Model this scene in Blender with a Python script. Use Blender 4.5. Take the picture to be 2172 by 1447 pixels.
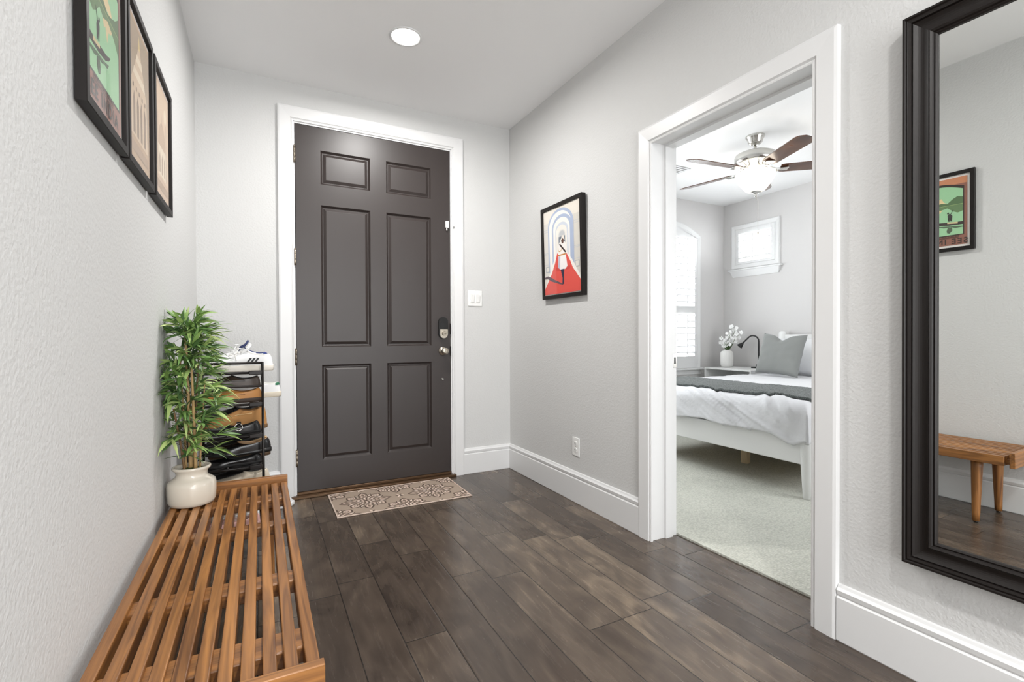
import bpy, bmesh, math, random
from math import sin, cos, pi, radians as R, sqrt
from mathutils import Vector, Matrix, noise

for o in list(bpy.data.objects): bpy.data.objects.remove(o)
scn = bpy.context.scene
COL = scn.collection

# ------------------------------------------------------------------ camera
F, YAW, PITCH, ROLL, CAMH = 1025.0, 0.4808, -0.0106, -0.0037, 1.056
def make_camera():
    fwd = Vector((sin(YAW)*cos(PITCH), cos(YAW)*cos(PITCH), sin(PITCH)))
    right = Vector((cos(YAW), -sin(YAW), 0)); up = right.cross(fwd)
    r2 = right*cos(ROLL)+up*sin(ROLL); u2 = -right*sin(ROLL)+up*cos(ROLL)
    cd = bpy.data.cameras.new('camera'); cam = bpy.data.objects.new('camera', cd)
    cd.sensor_width = 36; cd.sensor_fit = 'HORIZONTAL'; cd.lens = 36*F/2172; cd.clip_start = .02
    m = Matrix((r2, u2, -fwd)).transposed().to_4x4(); m.translation = (0, 0, CAMH)
    cam.matrix_world = m; COL.objects.link(cam); scn.camera = cam
make_camera()

# ------------------------------------------------------------------ world, light, exposure
w = bpy.data.worlds.new('world'); scn.world = w; w.use_nodes = True
bg = w.node_tree.nodes['Background']; bg.inputs[0].default_value = (.93, .97, 1.0, 1); bg.inputs[1].default_value = 3.5
vs = scn.view_settings
vs.view_transform = 'Standard'; vs.look = 'None'; vs.gamma = 1; vs.use_curve_mapping = False
vs.exposure = 0.74
CAN_POWER, HALL_POWER, FAN_POWER, DAY_POWER = 17.0, 15.0, 2.6, 15.0
WARM = (1.0, .983, .962)
def add_light(name, kind, loc, power, color, size=None, rot=(0, 0, 0), parent=None, shape='DISK', size_y=None, radius=None, spread=None):
    ld = bpy.data.lights.new(name, kind); ld.energy = power; ld.color = color
    if kind == 'AREA':
        ld.shape = shape; ld.size = size
        if size_y: ld.size_y = size_y
        if spread: ld.spread = spread
    if radius: ld.shadow_soft_size = radius
    o = bpy.data.objects.new(name, ld); COL.objects.link(o); o.location = loc; o.rotation_euler = rot
    if parent: o.parent = parent
    return o
# daylight coming in at the two bedroom windows (outside the shutters)
add_light('window_and_fill_light', 'AREA', (4.365, 4.55, 1.75), DAY_POWER*2.2, (.94, .98, 1), 1.1, (R(-90), 0, 0), shape='RECTANGLE', size_y=2.0)
add_light('window_and_fill_light', 'AREA', (5.60, 3.79, 2.25), DAY_POWER*.7, (.94, .98, 1), .4, (0, R(90), 0), shape='RECTANGLE', size_y=.3)

# daylight fill added out of view, as if from further bedroom windows
add_light('window_and_fill_light', 'AREA', (2.75, 4.16, 1.6), DAY_POWER*1.6, (.94, .98, 1), .8, (R(-90), 0, 0), shape='RECTANGLE', size_y=1.4)
add_light('window_and_fill_light', 'AREA', (3.9, .42, 1.5), DAY_POWER*1.2, (.95, .98, 1), 1.2, (R(90), 0, 0), shape='RECTANGLE', size_y=1.3)
# unseen fill light added behind the camera to lift ceiling and door wall
add_light('hall_fill', 'AREA', (.72, -2.5, 1.25), 52.0, (.97, .985, 1), 1.7, (R(90), 0, 0), shape='RECTANGLE', size_y=2.1)

# ------------------------------------------------------------------ room numbers
XL, XR, XR2, YD, H = -.335, 1.777, 1.945, 3.444, 2.70
BX, BY = 5.265, 4.235        # bedroom far corner
YB = -2.6                    # hall behind the camera

# ------------------------------------------------------------------ materials
def lin(c):
    return tuple(((x/255)/12.92 if x/255 <= .04045 else ((x/255+.055)/1.055)**2.4) for x in c)+(1,)
def nodes(m): return m.node_tree.nodes, m.node_tree.links
def mat(name, c, rough=.5, metal=0, bump=None, coat=0, spec=None, trans=0, sheen=0, alpha=None, emit=None):
    m = bpy.data.materials.new(name); m.use_nodes = True; n, l = nodes(m)
    b = n['Principled BSDF']; b.inputs['Base Color'].default_value = lin(c)
    b.inputs['Roughness'].default_value = rough; b.inputs['Metallic'].default_value = metal
    if coat: b.inputs['Coat Weight'].default_value = coat; b.inputs['Coat Roughness'].default_value = .08
    if spec is not None: b.inputs['Specular IOR Level'].default_value = spec
    if sheen: b.inputs['Sheen Weight'].default_value = sheen
    if trans: b.inputs['Transmission Weight'].default_value = trans
    if emit: b.inputs['Emission Color'].default_value = lin(emit[0]); b.inputs['Emission Strength'].default_value = emit[1]
    if bump:
        sc, st, dist = bump[:3]
        t = n.new('ShaderNodeTexNoise'); t.inputs['Scale'].default_value = sc; t.inputs['Detail'].default_value = bump[3] if len(bump) > 3 else 3
        g = n.new('ShaderNodeNewGeometry'); l.new(g.outputs['Position'], t.inputs['Vector'])
        bp = n.new('ShaderNodeBump'); bp.inputs['Strength'].default_value = st; bp.inputs['Distance'].default_value = dist
        l.new(t.outputs[0], bp.inputs['Height']); l.new(bp.outputs[0], b.inputs['Normal'])
    return m
def ramp(n, stops):
    r = n.new('ShaderNodeValToRGB'); e = r.color_ramp.elements
    while len(e) < len(stops): e.new(.5)
    for k, (p, c) in enumerate(stops): e[k].position = p; e[k].color = lin(c)
    return r
def mathn(n, l, op, a, b=None, c=None):
    m = n.new('ShaderNodeMath'); m.operation = op
    for i, v in enumerate((a, b, c)):
        if v is None: continue
        if isinstance(v, (int, float)): m.inputs[i].default_value = v
        else: l.new(v, m.inputs[i])
    return m.outputs[0]
def wood(name, c1, c2, scale=(30, 2.5, 30), rough=.4, local=True, coat=0, rnd=.25):
    """streaky wood; grain runs along the axis with the small scale"""
    m = bpy.data.materials.new(name); m.use_nodes = True; n, l = nodes(m); b = n['Principled BSDF']
    tc = n.new('ShaderNodeTexCoord'); mp = n.new('ShaderNodeMapping'); mp.inputs['Scale'].default_value = scale
    l.new(tc.outputs['Object'], mp.inputs['Vector'])
    t = n.new('ShaderNodeTexNoise'); t.inputs['Scale'].default_value = 1; t.inputs['Detail'].default_value = 6; t.inputs['Distortion'].default_value = 1.2
    l.new(mp.outputs[0], t.inputs['Vector'])
    r = ramp(n, [(.28, c1), (.72, c2)]); l.new(t.outputs[0], r.inputs[0])
    g = n.new('ShaderNodeNewGeometry')
    hs = n.new('ShaderNodeHueSaturation')
    v = mathn(n, l, 'MULTIPLY_ADD', g.outputs['Random Per Island'], rnd*2, 1-rnd)
    l.new(v, hs.inputs['Value']); l.new(r.outputs[0], hs.inputs['Color']); l.new(hs.outputs[0], b.inputs['Base Color'])
    b.inputs['Roughness'].default_value = rough
    if coat: b.inputs['Coat Weight'].default_value = coat; b.inputs['Coat Roughness'].default_value = .15
    return m
def floor_material():
    m = bpy.data.materials.new('dark_wood_planks'); m.use_nodes = True; n, l = nodes(m); b = n['Principled BSDF']
    g = n.new('ShaderNodeNewGeometry'); sp = n.new('ShaderNodeSeparateXYZ'); l.new(g.outputs['Position'], sp.inputs[0])
    W = .1505
    xs = mathn(n, l, 'DIVIDE', mathn(n, l, 'SUBTRACT', sp.outputs[0], 1.79), W)
    idx = mathn(n, l, 'FLOOR', xs); fx = mathn(n, l, 'SUBTRACT', xs, idx)
    wn = n.new('ShaderNodeTexWhiteNoise'); wn.noise_dimensions = '1D'; l.new(idx, wn.inputs['W'])
    L = mathn(n, l, 'MULTIPLY_ADD', wn.outputs[0], .55, .62)
    off = mathn(n, l, 'MULTIPLY', mathn(n, l, 'FRACT', mathn(n, l, 'MULTIPLY', wn.outputs[0], 17.3)), 3)
    ys = mathn(n, l, 'ADD', mathn(n, l, 'DIVIDE', sp.outputs[1], L), off)
    idy = mathn(n, l, 'FLOOR', ys); fy = mathn(n, l, 'SUBTRACT', ys, idy)
    cb = n.new('ShaderNodeCombineXYZ'); l.new(idx, cb.inputs[0]); l.new(idy, cb.inputs[1])
    wn2 = n.new('ShaderNodeTexWhiteNoise'); wn2.noise_dimensions = '3D'; l.new(cb.outputs[0], wn2.inputs['Vector'])
    # grain
    cg = n.new('ShaderNodeCombineXYZ'); l.new(mathn(n, l, 'MULTIPLY', sp.outputs[0], 26), cg.inputs[0])
    l.new(mathn(n, l, 'MULTIPLY', sp.outputs[1], 2.4), cg.inputs[1]); l.new(mathn(n, l, 'MULTIPLY', wn2.outputs[0], 40), cg.inputs[2])
    t = n.new('ShaderNodeTexNoise'); t.inputs['Scale'].default_value = 1; t.inputs['Detail'].default_value = 7; t.inputs['Roughness'].default_value = .6; t.inputs['Distortion'].default_value = 1.6
    l.new(cg.outputs[0], t.inputs['Vector'])
    # cloudy mottling, own pattern on every plank
    cm = n.new('ShaderNodeCombineXYZ'); l.new(mathn(n, l, 'MULTIPLY', sp.outputs[0], 9), cm.inputs[0])
    l.new(mathn(n, l, 'MULTIPLY', sp.outputs[1], 4), cm.inputs[1]); l.new(mathn(n, l, 'MULTIPLY', wn2.outputs[0], 91), cm.inputs[2])
    t2 = n.new('ShaderNodeTexNoise'); t2.inputs['Scale'].default_value = 1; t2.inputs['Detail'].default_value = 4; t2.inputs['Distortion'].default_value = 1.0
    l.new(cm.outputs[0], t2.inputs['Vector'])
    f = mathn(n, l, 'MULTIPLY_ADD', wn2.outputs[0], .40, mathn(n, l, 'MULTIPLY_ADD', t2.outputs[0], .85, -.14))
    f = mathn(n, l, 'ADD', f, mathn(n, l, 'MULTIPLY', mathn(n, l, 'SUBTRACT', t.outputs[0], .5), .42))
    rp = ramp(n, [(.10, (53, 44, 38)), (.42, (78, 67, 58)), (.62, (95, 83, 72)), (.88, (137, 121, 103))]); l.new(f, rp.inputs[0])
    # seams
    ex = mathn(n, l, 'MULTIPLY', mathn(n, l, 'MINIMUM', fx, mathn(n, l, 'SUBTRACT', 1, fx)), W)
    ey = mathn(n, l, 'MULTIPLY', mathn(n, l, 'MINIMUM', fy, mathn(n, l, 'SUBTRACT', 1, fy)), L)
    e = mathn(n, l, 'MINIMUM', ex, ey)
    s = n.new('ShaderNodeMapRange'); s.inputs[1].default_value = .0006; s.inputs[2].default_value = .0028; l.new(e, s.inputs[0])
    mx = n.new('ShaderNodeMix'); mx.data_type = 'RGBA'; mx.inputs[6].default_value = lin((26, 21, 18)); l.new(s.outputs[0], mx.inputs[0]); l.new(rp.outputs[0], mx.inputs[7])
    l.new(mx.outputs[2], b.inputs['Base Color'])
    rr = n.new('ShaderNodeMapRange'); rr.inputs[3].default_value = .18; rr.inputs[4].default_value = .34; l.new(t.outputs[0], rr.inputs[0]); l.new(rr.outputs[0], b.inputs['Roughness'])
    bp = n.new('ShaderNodeBump'); bp.inputs['Strength'].default_value = .5; bp.inputs['Distance'].default_value = .0012
    s2 = n.new('ShaderNodeMapRange'); s2.inputs[1].default_value = 0; s2.inputs[2].default_value = .005; l.new(e, s2.inputs[0])
    l.new(mathn(n, l, 'ADD', s2.outputs[0], mathn(n, l, 'MULTIPLY', t.outputs[0], .25)), bp.inputs['Height']); l.new(bp.outputs[0], b.inputs['Normal'])
    return m
def carpet_material():
    m = bpy.data.materials.new('loop_carpet'); m.use_nodes = True; n, l = nodes(m); b = n['Principled BSDF']
    g = n.new('ShaderNodeNewGeometry')
    mp = n.new('ShaderNodeMapping'); mp.inputs['Scale'].default_value = (70, 110, 70); mp.inputs['Rotation'].default_value = (0, 0, .12); l.new(g.outputs['Position'], mp.inputs['Vector'])
    v = n.new('ShaderNodeTexVoronoi'); v.inputs['Scale'].default_value = 1; v.inputs['Randomness'].default_value = .55; l.new(mp.outputs[0], v.inputs['Vector'])
    t = n.new('ShaderNodeTexNoise'); t.inputs['Scale'].default_value = 3; t.inputs['Detail'].default_value = 5; l.new(g.outputs['Position'], t.inputs['Vector'])
    f = mathn(n, l, 'MULTIPLY_ADD', v.outputs['Distance'], -.5, mathn(n, l, 'MULTIPLY_ADD', t.outputs[0], .3, .75))
    rp = ramp(n, [(.2, (142, 144, 136)), (.8, (206, 206, 196))]); l.new(f, rp.inputs[0]); l.new(rp.outputs[0], b.inputs['Base Color'])
    b.inputs['Roughness'].default_value = .95; b.inputs['Specular IOR Level'].default_value = .1
    bp = n.new('ShaderNodeBump'); bp.inputs['Strength'].default_value = .8; bp.inputs['Distance'].default_value = .006; bp.invert = True
    l.new(v.outputs['Distance'], bp.inputs['Height']); l.new(bp.outputs[0], b.inputs['Normal'])
    return m
def thin_glass(name, refl=.08, rough=0):
    m = bpy.data.materials.new(name); m.use_nodes = True; n, l = nodes(m); n.remove(n['Principled BSDF'])
    a = n.new('ShaderNodeBsdfTransparent'); g = n.new('ShaderNodeBsdfGlossy'); g.inputs['Roughness'].default_value = rough
    fr = n.new('ShaderNodeLayerWeight'); fr.inputs[0].default_value = .5
    fc = mathn(n, l, 'MULTIPLY_ADD', mathn(n, l, 'POWER', fr.outputs['Facing'], 5), refl*8, refl*.5)
    mx = n.new('ShaderNodeMixShader'); l.new(fc, mx.inputs[0]); l.new(a.outputs[0], mx.inputs[1]); l.new(g.outputs[0], mx.inputs[2])
    l.new(mx.outputs[0], n['Material Output'].inputs[0]); return m
def bowl_material():
    m = bpy.data.materials.new('frosted_bowl_glass'); m.use_nodes = True; n, l = nodes(m); n.remove(n['Principled BSDF'])
    d = n.new('ShaderNodeBsdfDiffuse'); d.inputs[0].default_value = (.9, .88, .84, 1)
    t = n.new('ShaderNodeBsdfTranslucent'); t.inputs[0].default_value = (.95, .92, .86, 1)
    mx = n.new('ShaderNodeMixShader'); mx.inputs[0].default_value = .55; l.new(d.outputs[0], mx.inputs[1]); l.new(t.outputs[0], mx.inputs[2])
    e = n.new('ShaderNodeEmission'); e.inputs[0].default_value = lin((255, 246, 232)); e.inputs[1].default_value = .12
    ad = n.new('ShaderNodeAddShader'); l.new(mx.outputs[0], ad.inputs[0]); l.new(e.outputs[0], ad.inputs[1])
    l.new(ad.outputs[0], n['Material Output'].inputs[0]); return m

M = dict(
    wall=mat('wall_paint', (208, 208, 207), .75, bump=(95, .42, .004, 2), spec=.3),
    bedwall=mat('bedroom_wall_paint', (211, 209, 208), .8, bump=(95, .25, .003, 2), spec=.3),
    ceil=mat('ceiling_paint', (240, 240, 240), .9, bump=(120, .15, .002, 2), spec=.2),
    trim=mat('trim_paint', (224, 224, 224), .38),
    door=mat('door_paint', (52, 45, 43), .40, bump=(160, .12, .001, 3)),
    nickel=mat('satin_nickel', (190, 182, 168), .28, 1),
    chrome=mat('brushed_steel', (205, 203, 198), .22, 1),
    hinge=mat('hinge_metal', (150, 140, 126), .35, 1),
    black=mat('black_plastic', (16, 15, 15), .25),
    rack=mat('black_rack_metal', (24, 19, 17), .4, .3),
    bronze=mat('bronze_threshold', (96, 74, 54), .35, .7),
    white=mat('white_plastic', (238, 238, 236), .35),
    frame=mat('black_wood_frame', (20, 15, 13), .5, spec=.3),
    mirrorframe=mat('dark_mirror_frame', (22, 17, 15), .45, spec=.35, bump=(60, .1, .001, 3)),
    mirror=mat('mirror_silver', (236, 238, 236), .0, 1),
    glass=thin_glass('picture_glass'),
    winglass=thin_glass('window_glass'),
    bench=wood('acacia_bench', (90, 54, 27), (176, 120, 64), (46, 2.2, 46), .38, coat=.15, rnd=.2),
    benchx=wood('acacia_bench_cross', (90, 54, 27), (176, 120, 64), (2.2, 46, 46), .38, coat=.15, rnd=.1),
    benchleg=wood('acacia_bench_leg', (100, 60, 30), (168, 114, 62), (40, 40, 2.5), .4, rnd=.05),
    walnut=wood('walnut_blade', (52, 32, 22), (112, 72, 48), (3, 3, 60), .22, coat=.6, rnd=.05),
    pine=wood('pine', (176, 152, 118), (206, 186, 150), (40, 40, 3), .6, rnd=.03),
    ceramic=mat('cream_ceramic', (214, 206, 192), .18, coat=.4),
    moss=mat('moss', (62, 80, 30), .95, bump=(150, 1, .01)),
    cane=mat('bamboo_cane', (172, 140, 92), .5, bump=(40, .4, .003)),
    canedark=mat('bamboo_cane_brown', (116, 86, 52), .5),
    whitepaint=mat('bed_white_paint', (232, 232, 231), .35),
    duvet=mat('white_duvet_cotton', (216, 216, 219), .85, bump=(9, .35, .03, 4), sheen=.2),
    sheet=mat('white_sheet', (228, 229, 231), .85, bump=(14, .3, .02, 3)),
    greyfab=mat('grey_linen', (132, 134, 132), .9, bump=(420, .3, .001), sheen=.2),
    throw=mat('grey_fleece', (72, 79, 77), 1.0, bump=(130, 1, .014, 4), sheen=.4),
    bowl=bowl_material(),
    floor=floor_material(), carpet=carpet_material(),
    lens=mat('light_lens', (255, 250, 240), .5, emit=((255, 250, 240), 9.0)),
    petal=mat('orchid_petal', (240, 240, 238), .7),
    stem=mat('flower_stem', (80, 100, 50), .6), leafd=mat('flower_leaf', (60, 84, 44), .5),
    vase=mat('white_ribbed_vase', (230, 229, 226), .5),
    blackmetal=mat('black_lamp_metal', (18, 18, 20), .35),
    vent=mat('white_vent', (222, 222, 222), .5),
)
def leaf_material():
    m = bpy.data.materials.new('bamboo_leaf'); m.use_nodes = True; n, l = nodes(m); b = n['Principled BSDF']
    g = n.new('ShaderNodeNewGeometry')
    rp = ramp(n, [(0, (66, 96, 58)), (.35, (100, 136, 72)), (.7, (142, 174, 96)), (1, (196, 212, 140))]); l.new(g.outputs['Random Per Island'], rp.inputs[0])
    l.new(rp.outputs[0], b.inputs['Base Color']); b.inputs['Roughness'].default_value = .45; return m
M['leaf'] = leaf_material()

# ------------------------------------------------------------------ mesh helpers
class MB:
    def __init__(s): s.bm = bmesh.new(); s.mats = []; s.mi = 0
    def use(s, m):
        m = M[m] if isinstance(m, str) else m
        if m not in s.mats: s.mats.append(m)
        s.mi = s.mats.index(m); return s
    def face(s, vs, smooth=False):
        try: f = s.bm.faces.new(vs)
        except ValueError: return None
        f.material_index = s.mi; f.smooth = smooth; return f
    def V(s, *p): return s.bm.verts.new(p if len(p) > 1 else p[0])
    def box(s, a, b, bev=0, mtx=None, seg=2):
        x0, y0, z0 = a; x1, y1, z1 = b
        v = [s.V((x, y, z)) for x in (x0, x1) for y in (y0, y1) for z in (z0, z1)]
        if mtx: 
            for q in v: q.co = mtx @ q.co
        fs = [s.face([v[i] for i in q]) for q in ((0, 1, 3, 2), (4, 6, 7, 5), (0, 4, 5, 1), (2, 3, 7, 6), (0, 2, 6, 4), (1, 5, 7, 3))]
        if bev:
            es = {e for f in fs for e in f.edges}
            r = bmesh.ops.bevel(s.bm, geom=list(es), offset=bev, segments=seg, affect='EDGES', profile=.5)
            for f in r['faces']: f.material_index = s.mi; f.smooth = True
        return s
    def rings(s, rings, closed=True, cap0=True, cap1=True, smooth=True):
        vs = [[s.V(p) for p in r] for r in rings]; n = len(vs[0])
        for a, b in zip(vs, vs[1:]):
            for i in range(n if closed else n-1):
                j = (i+1) % n; s.face((a[i], a[j], b[j], b[i]), smooth)
        if cap0: s.face(vs[0][::-1])
        if cap1: s.face(vs[-1])
        return vs
    def lathe(s, prof, c=(0, 0, 0), n=32, cap0=True, cap1=True, axis='z', smooth=True):
        rs = []
        for r, z in prof:
            ring = []
            for k in range(n):
                a = 2*pi*k/n; p = (r*cos(a), r*sin(a), z)
                if axis == 'y': p = (r*cos(a), z, -r*sin(a))
                if axis == 'x': p = (z, r*cos(a), r*sin(a))
                ring.append((p[0]+c[0], p[1]+c[1], p[2]+c[2]))
            rs.append(ring)
        s.rings(rs, True, cap0, cap1, smooth); return s
    def tube(s, pts, rad, n=8, cap=True):
        pts = [Vector(p) for p in pts]; rs = []; prev = None
        for i, p in enumerate(pts):
            d = (pts[min(i+1, len(pts)-1)]-pts[max(i-1, 0)]).normalized()
            if prev is None:
                a = Vector((0, 0, 1)) if abs(d.z) < .9 else Vector((1, 0, 0)); u = d.cross(a).normalized()
            else: u = (prev-d*prev.dot(d)).normalized()
            prev = u; v = d.cross(u); r = rad[i] if isinstance(rad, (list, tuple)) else rad
            rs.append([p+u*cos(2*pi*k/n)*r+v*sin(2*pi*k/n)*r for k in range(n)])
        s.rings(rs, True, cap, cap); return s
    def sweep(s, path, N, prof, closed=False, flip=-1):
        """mitred moulding: path points in a plane of normal N; prof = (outward offset, height along N)"""
        P = [Vector(p) for p in path]; N = Vector(N); n = len(P); rs = []
        for i, p in enumerate(P):
            d0 = (p-P[i-1]).normalized() if (i > 0 or closed) else None
            d1 = (P[(i+1) % n]-p).normalized() if (i < n-1 or closed) else None
            if d0 is None: d0 = d1
            if d1 is None: d1 = d0
            o0 = d0.cross(N)*flip; o1 = d1.cross(N)*flip; m = (o0+o1); m = m/(m.dot(o0)) if m.length > 1e-6 else o0
            rs.append([p+m*a+N*b for a, b in prof])
        if closed: rs.append(rs[0])
        vs = [[s.V(q) for q in r] for r in rs]
        k = len(prof)
        for a, b in zip(vs, vs[1:]):
            for i in range(k-1): s.face((a[i], a[i+1], b[i+1], b[i]))
            s.face((a[k-1], a[0], b[0], b[k-1]))
        if not closed: s.face(vs[0][::-1]); s.face(vs[-1])
        return s
    def poly(s, pts, flip=False):
        v = [s.V(p) for p in pts]; return s.face(v[::-1] if flip else v)
    def prism(s, pts, d, smooth=False):
        """extrude polygon pts by vector d"""
        d = Vector(d); a = [s.V(Vector(p)) for p in pts]; b = [s.V(Vector(p)+d) for p in pts]; n = len(pts)
        s.face(a[::-1]); s.face(b)
        for i in range(n): s.face((a[i], a[(i+1) % n], b[(i+1) % n], b[i]), smooth)
        return s
    def ball(s, c, r, sc=(1, 1, 1), seg=10, mtx=None):
        rs = []
        for i in range(1, seg):
            a = pi*i/seg
            ring = [Vector((r*sin(a)*cos(2*pi*k/(seg*2))*sc[0], r*sin(a)*sin(2*pi*k/(seg*2))*sc[1], -r*cos(a)*sc[2])) for k in range(seg*2)]
            if mtx: ring = [mtx @ q for q in ring]
            rs.append([q+Vector(c) for q in ring])
        s.rings(rs); return s
    def build(s, name, parent=None, m=None, weld=True, label=None, recalc=True):
        if m: s.mats = [M[m] if isinstance(m, str) else m]
        if weld: bmesh.ops.remove_doubles(s.bm, verts=s.bm.verts, dist=1e-6)
        if recalc: bmesh.ops.recalc_face_normals(s.bm, faces=s.bm.faces)
        me = bpy.data.meshes.new(name)
        if parent is not None and not parent.get('_local'):
            off = -Vector(parent.location); bmesh.ops.translate(s.bm, verts=s.bm.verts, vec=off)
        s.bm.to_mesh(me); s.bm.free()
        for k in s.mats: me.materials.append(k)
        o = bpy.data.objects.new(name, me); COL.objects.link(o)
        if parent is not None: o.parent = parent
        if label: o['label'] = label
        return o
def thing(name, label, cat, loc=(0, 0, 0), rot=(0, 0, 0), group=None, local=False):
    o = bpy.data.objects.new(name, None); COL.objects.link(o); o.empty_display_size = .05
    o.location = loc; o.rotation_euler = rot; o['label'] = label; o['category'] = cat
    if group: o['group'] = group
    if local: o['_local'] = 1
    return o
def tag(o, label, cat, group=None):
    o['label'] = label; o['category'] = cat
    if group: o['group'] = group
    return o
def struct(o): o['kind'] = 'structure'; return o
def sub(parent):
    """marks a part so that its children are built in the same local space"""
    parent['_local'] = 1; return parent
def dup(root, loc, rot=None, label=None, group=None):
    r = root.copy(); COL.objects.link(r); r.location = loc
    if rot is not None: r.rotation_euler = rot
    if label: r['label'] = label
    if group: r['group'] = group
    for ch in list(root.children):
        c = ch.copy(); COL.objects.link(c); c.parent = r
        for g in ch.children:
            d = g.copy(); COL.objects.link(d); d.parent = c
    return r
def text_polys(txt, size, font_mat, loc, rotz, name, parent, spacing=1.0, align='CENTER'):
    cu = bpy.data.curves.new(name, 'FONT'); cu.body = txt; cu.size = size; cu.align_x = align; cu.space_character = spacing; cu.extrude = .0001; cu.offset = size*.02
    to = bpy.data.objects.new(name, cu); COL.objects.link(to)
    dg = bpy.context.evaluated_depsgraph_get(); me = bpy.data.meshes.new_from_object(to.evaluated_get(dg)); bpy.data.objects.remove(to)
    me.transform(Matrix.Translation(loc) @ Matrix.Rotation(pi/2, 4, 'X')); me.materials.clear(); me.materials.append(font_mat)
    o = bpy.data.objects.new(name, me); COL.objects.link(o); o.parent = parent; return o

# ------------------------------------------------------------------ structure
b = MB(); b.box((XL-.15, YB-.15, -.1), (1.949, YD+.16, 0)); struct(b.build('floor', m='floor'))
b = MB()
nx, ny = 2, 2
b.box((1.949, .2, -.1), (BX+.15, BY+.15, .010)); struct(b.build('floor_bedroom', m='carpet'))
b = MB(); b.box((XL-.15, YB-.15, H), (XR2, YD+.16, H+.1)); struct(b.build('ceiling', m='ceil'))
b = MB(); b.box((XR2, .2, H), (BX+.15, BY+.15, H+.1)); struct(b.build('ceiling_bedroom', m='ceil'))
b = MB(); b.box((XL-.15, YB-.15, 0), (XL, YD+.16, H)); struct(b.build('wall_left', m='wall'))
b = MB(); b.box((XL, YB-.15, 0), (XR2, YB, H)); struct(b.build('wall_back', m='wall'))
DX0, DX1, DZ = .212, 1.272, 2.44      # front door slab
b = MB(); b.box((XL, YD, 0), (DX0-.03, YD+.16, H)).box((DX1+.03, YD, 0), (XR2, YD+.16, H)).box((DX0-.03, YD, DZ+.03), (DX1+.03, YD+.16, H))
struct(b.build('wall_front', m='wall', weld=False))
OY0, OY1, OZ = 1.040, 1.860, 2.040    # bedroom opening in the right wall
b = MB(); b.box((XR, YB, 0), (XR2, OY0-.02, H)).box((XR, OY1+.02, 0), (XR2, YD, H)).box((XR, OY0-.02, OZ+.02), (XR2, OY1+.02, H))
b.box((XR, YD+.16, 0), (XR2, BY+.15, H)).box((XR2-.01, YD, 0), (XR2, YD+.16, H))
struct(b.build('wall_right', m='wall', weld=False))
b = MB(); b.box((XR2, .2, 0), (BX+.15, .35, H)); struct(b.build('wall_bedroom_near', m='bedwall'))
# bedroom far wall with the arched window hole
AXC, AHW, AZ0, AZ1, AAP = 4.365, .43, .675, 2.25, 2.385   # centre, half width, sill, spring, apex of the hole
def arch_z(x, hw=AHW, z1=AZ1, ap=AAP): return ap-(ap-z1)*((x-AXC)/hw)**2
b = MB(); b.box((XR2, BY, 0), (AXC-AHW, BY+.15, H)).box((AXC+AHW, BY, 0), (BX+.15, BY+.15, H)).box((AXC-AHW, BY, 0), (AXC+AHW, BY+.15, AZ0))
N = 16
AXS = [(AXC-AHW+2*AHW*k/N) for k in range(N+1)]
b.prism([(x, BY, arch_z(x)) for x in AXS]+[(AXC+AHW, BY, H), (AXC-AHW, BY, H)], (0, .15, 0))
struct(b.build('wall_bedroom_back', m='bedwall', weld=False))
SY0, SY1, SZ0, SZ1 = 3.51, 4.07, 1.905, 2.375             # small window hole
b = MB(); b.box((BX, .35, 0), (BX+.15, SY0, H)).box((BX, SY1, 0), (BX+.15, BY, H)).box((BX, SY0, 0), (BX+.15, SY1, SZ0)).box((BX, SY0, SZ1), (BX+.15, SY1, H))
struct(b.build('wall_bedroom_right', m='bedwall', weld=False))

# baseboards
BBP = [(0, 0), (0, .018), (.004, .020), (.150, .020), (.156, .014), (.162, .018), (.176, .020), (.184, .012), (.192, .008), (.194, 0)]
def baseboard(name, p0, p1, N, h=1.0, m='trim'):
    """straight baseboard from p0 to p1 with wall normal N"""
    b = MB(); p0 = Vector(p0); p1 = Vector(p1); N = Vector(N)
    rs = [[p+Vector((0, 0, a*h))+N*q for a, q in BBP] for p in (p0, p1)]
    b.rings(rs, True, True, True, False); return struct(b.build(name, m=m))
baseboard('baseboard_left', (XL, YB, 0), (XL, YD, 0), (1, 0, 0))
baseboard('baseboard_front_left', (XL, YD, 0), (DX0-.1, YD, 0), (0, -1, 0))
baseboard('baseboard_front_right', (DX1+.095, YD, 0), (XR, YD, 0), (0, -1, 0))
baseboard('baseboard_right', (XR, 1.935, 0), (XR, YD-.004, 0), (-1, 0, 0))
baseboard('baseboard_right_near', (XR, YB, 0), (XR, .955, 0), (-1, 0, 0))
baseboard('baseboard_bedroom_back', (XR2, BY, .01), (BX, BY, .01), (0, -1, 0), .7)
baseboard('baseboard_bedroom_right', (BX, .35, .01), (BX, BY, .01), (-1, 0, 0), .7)

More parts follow.
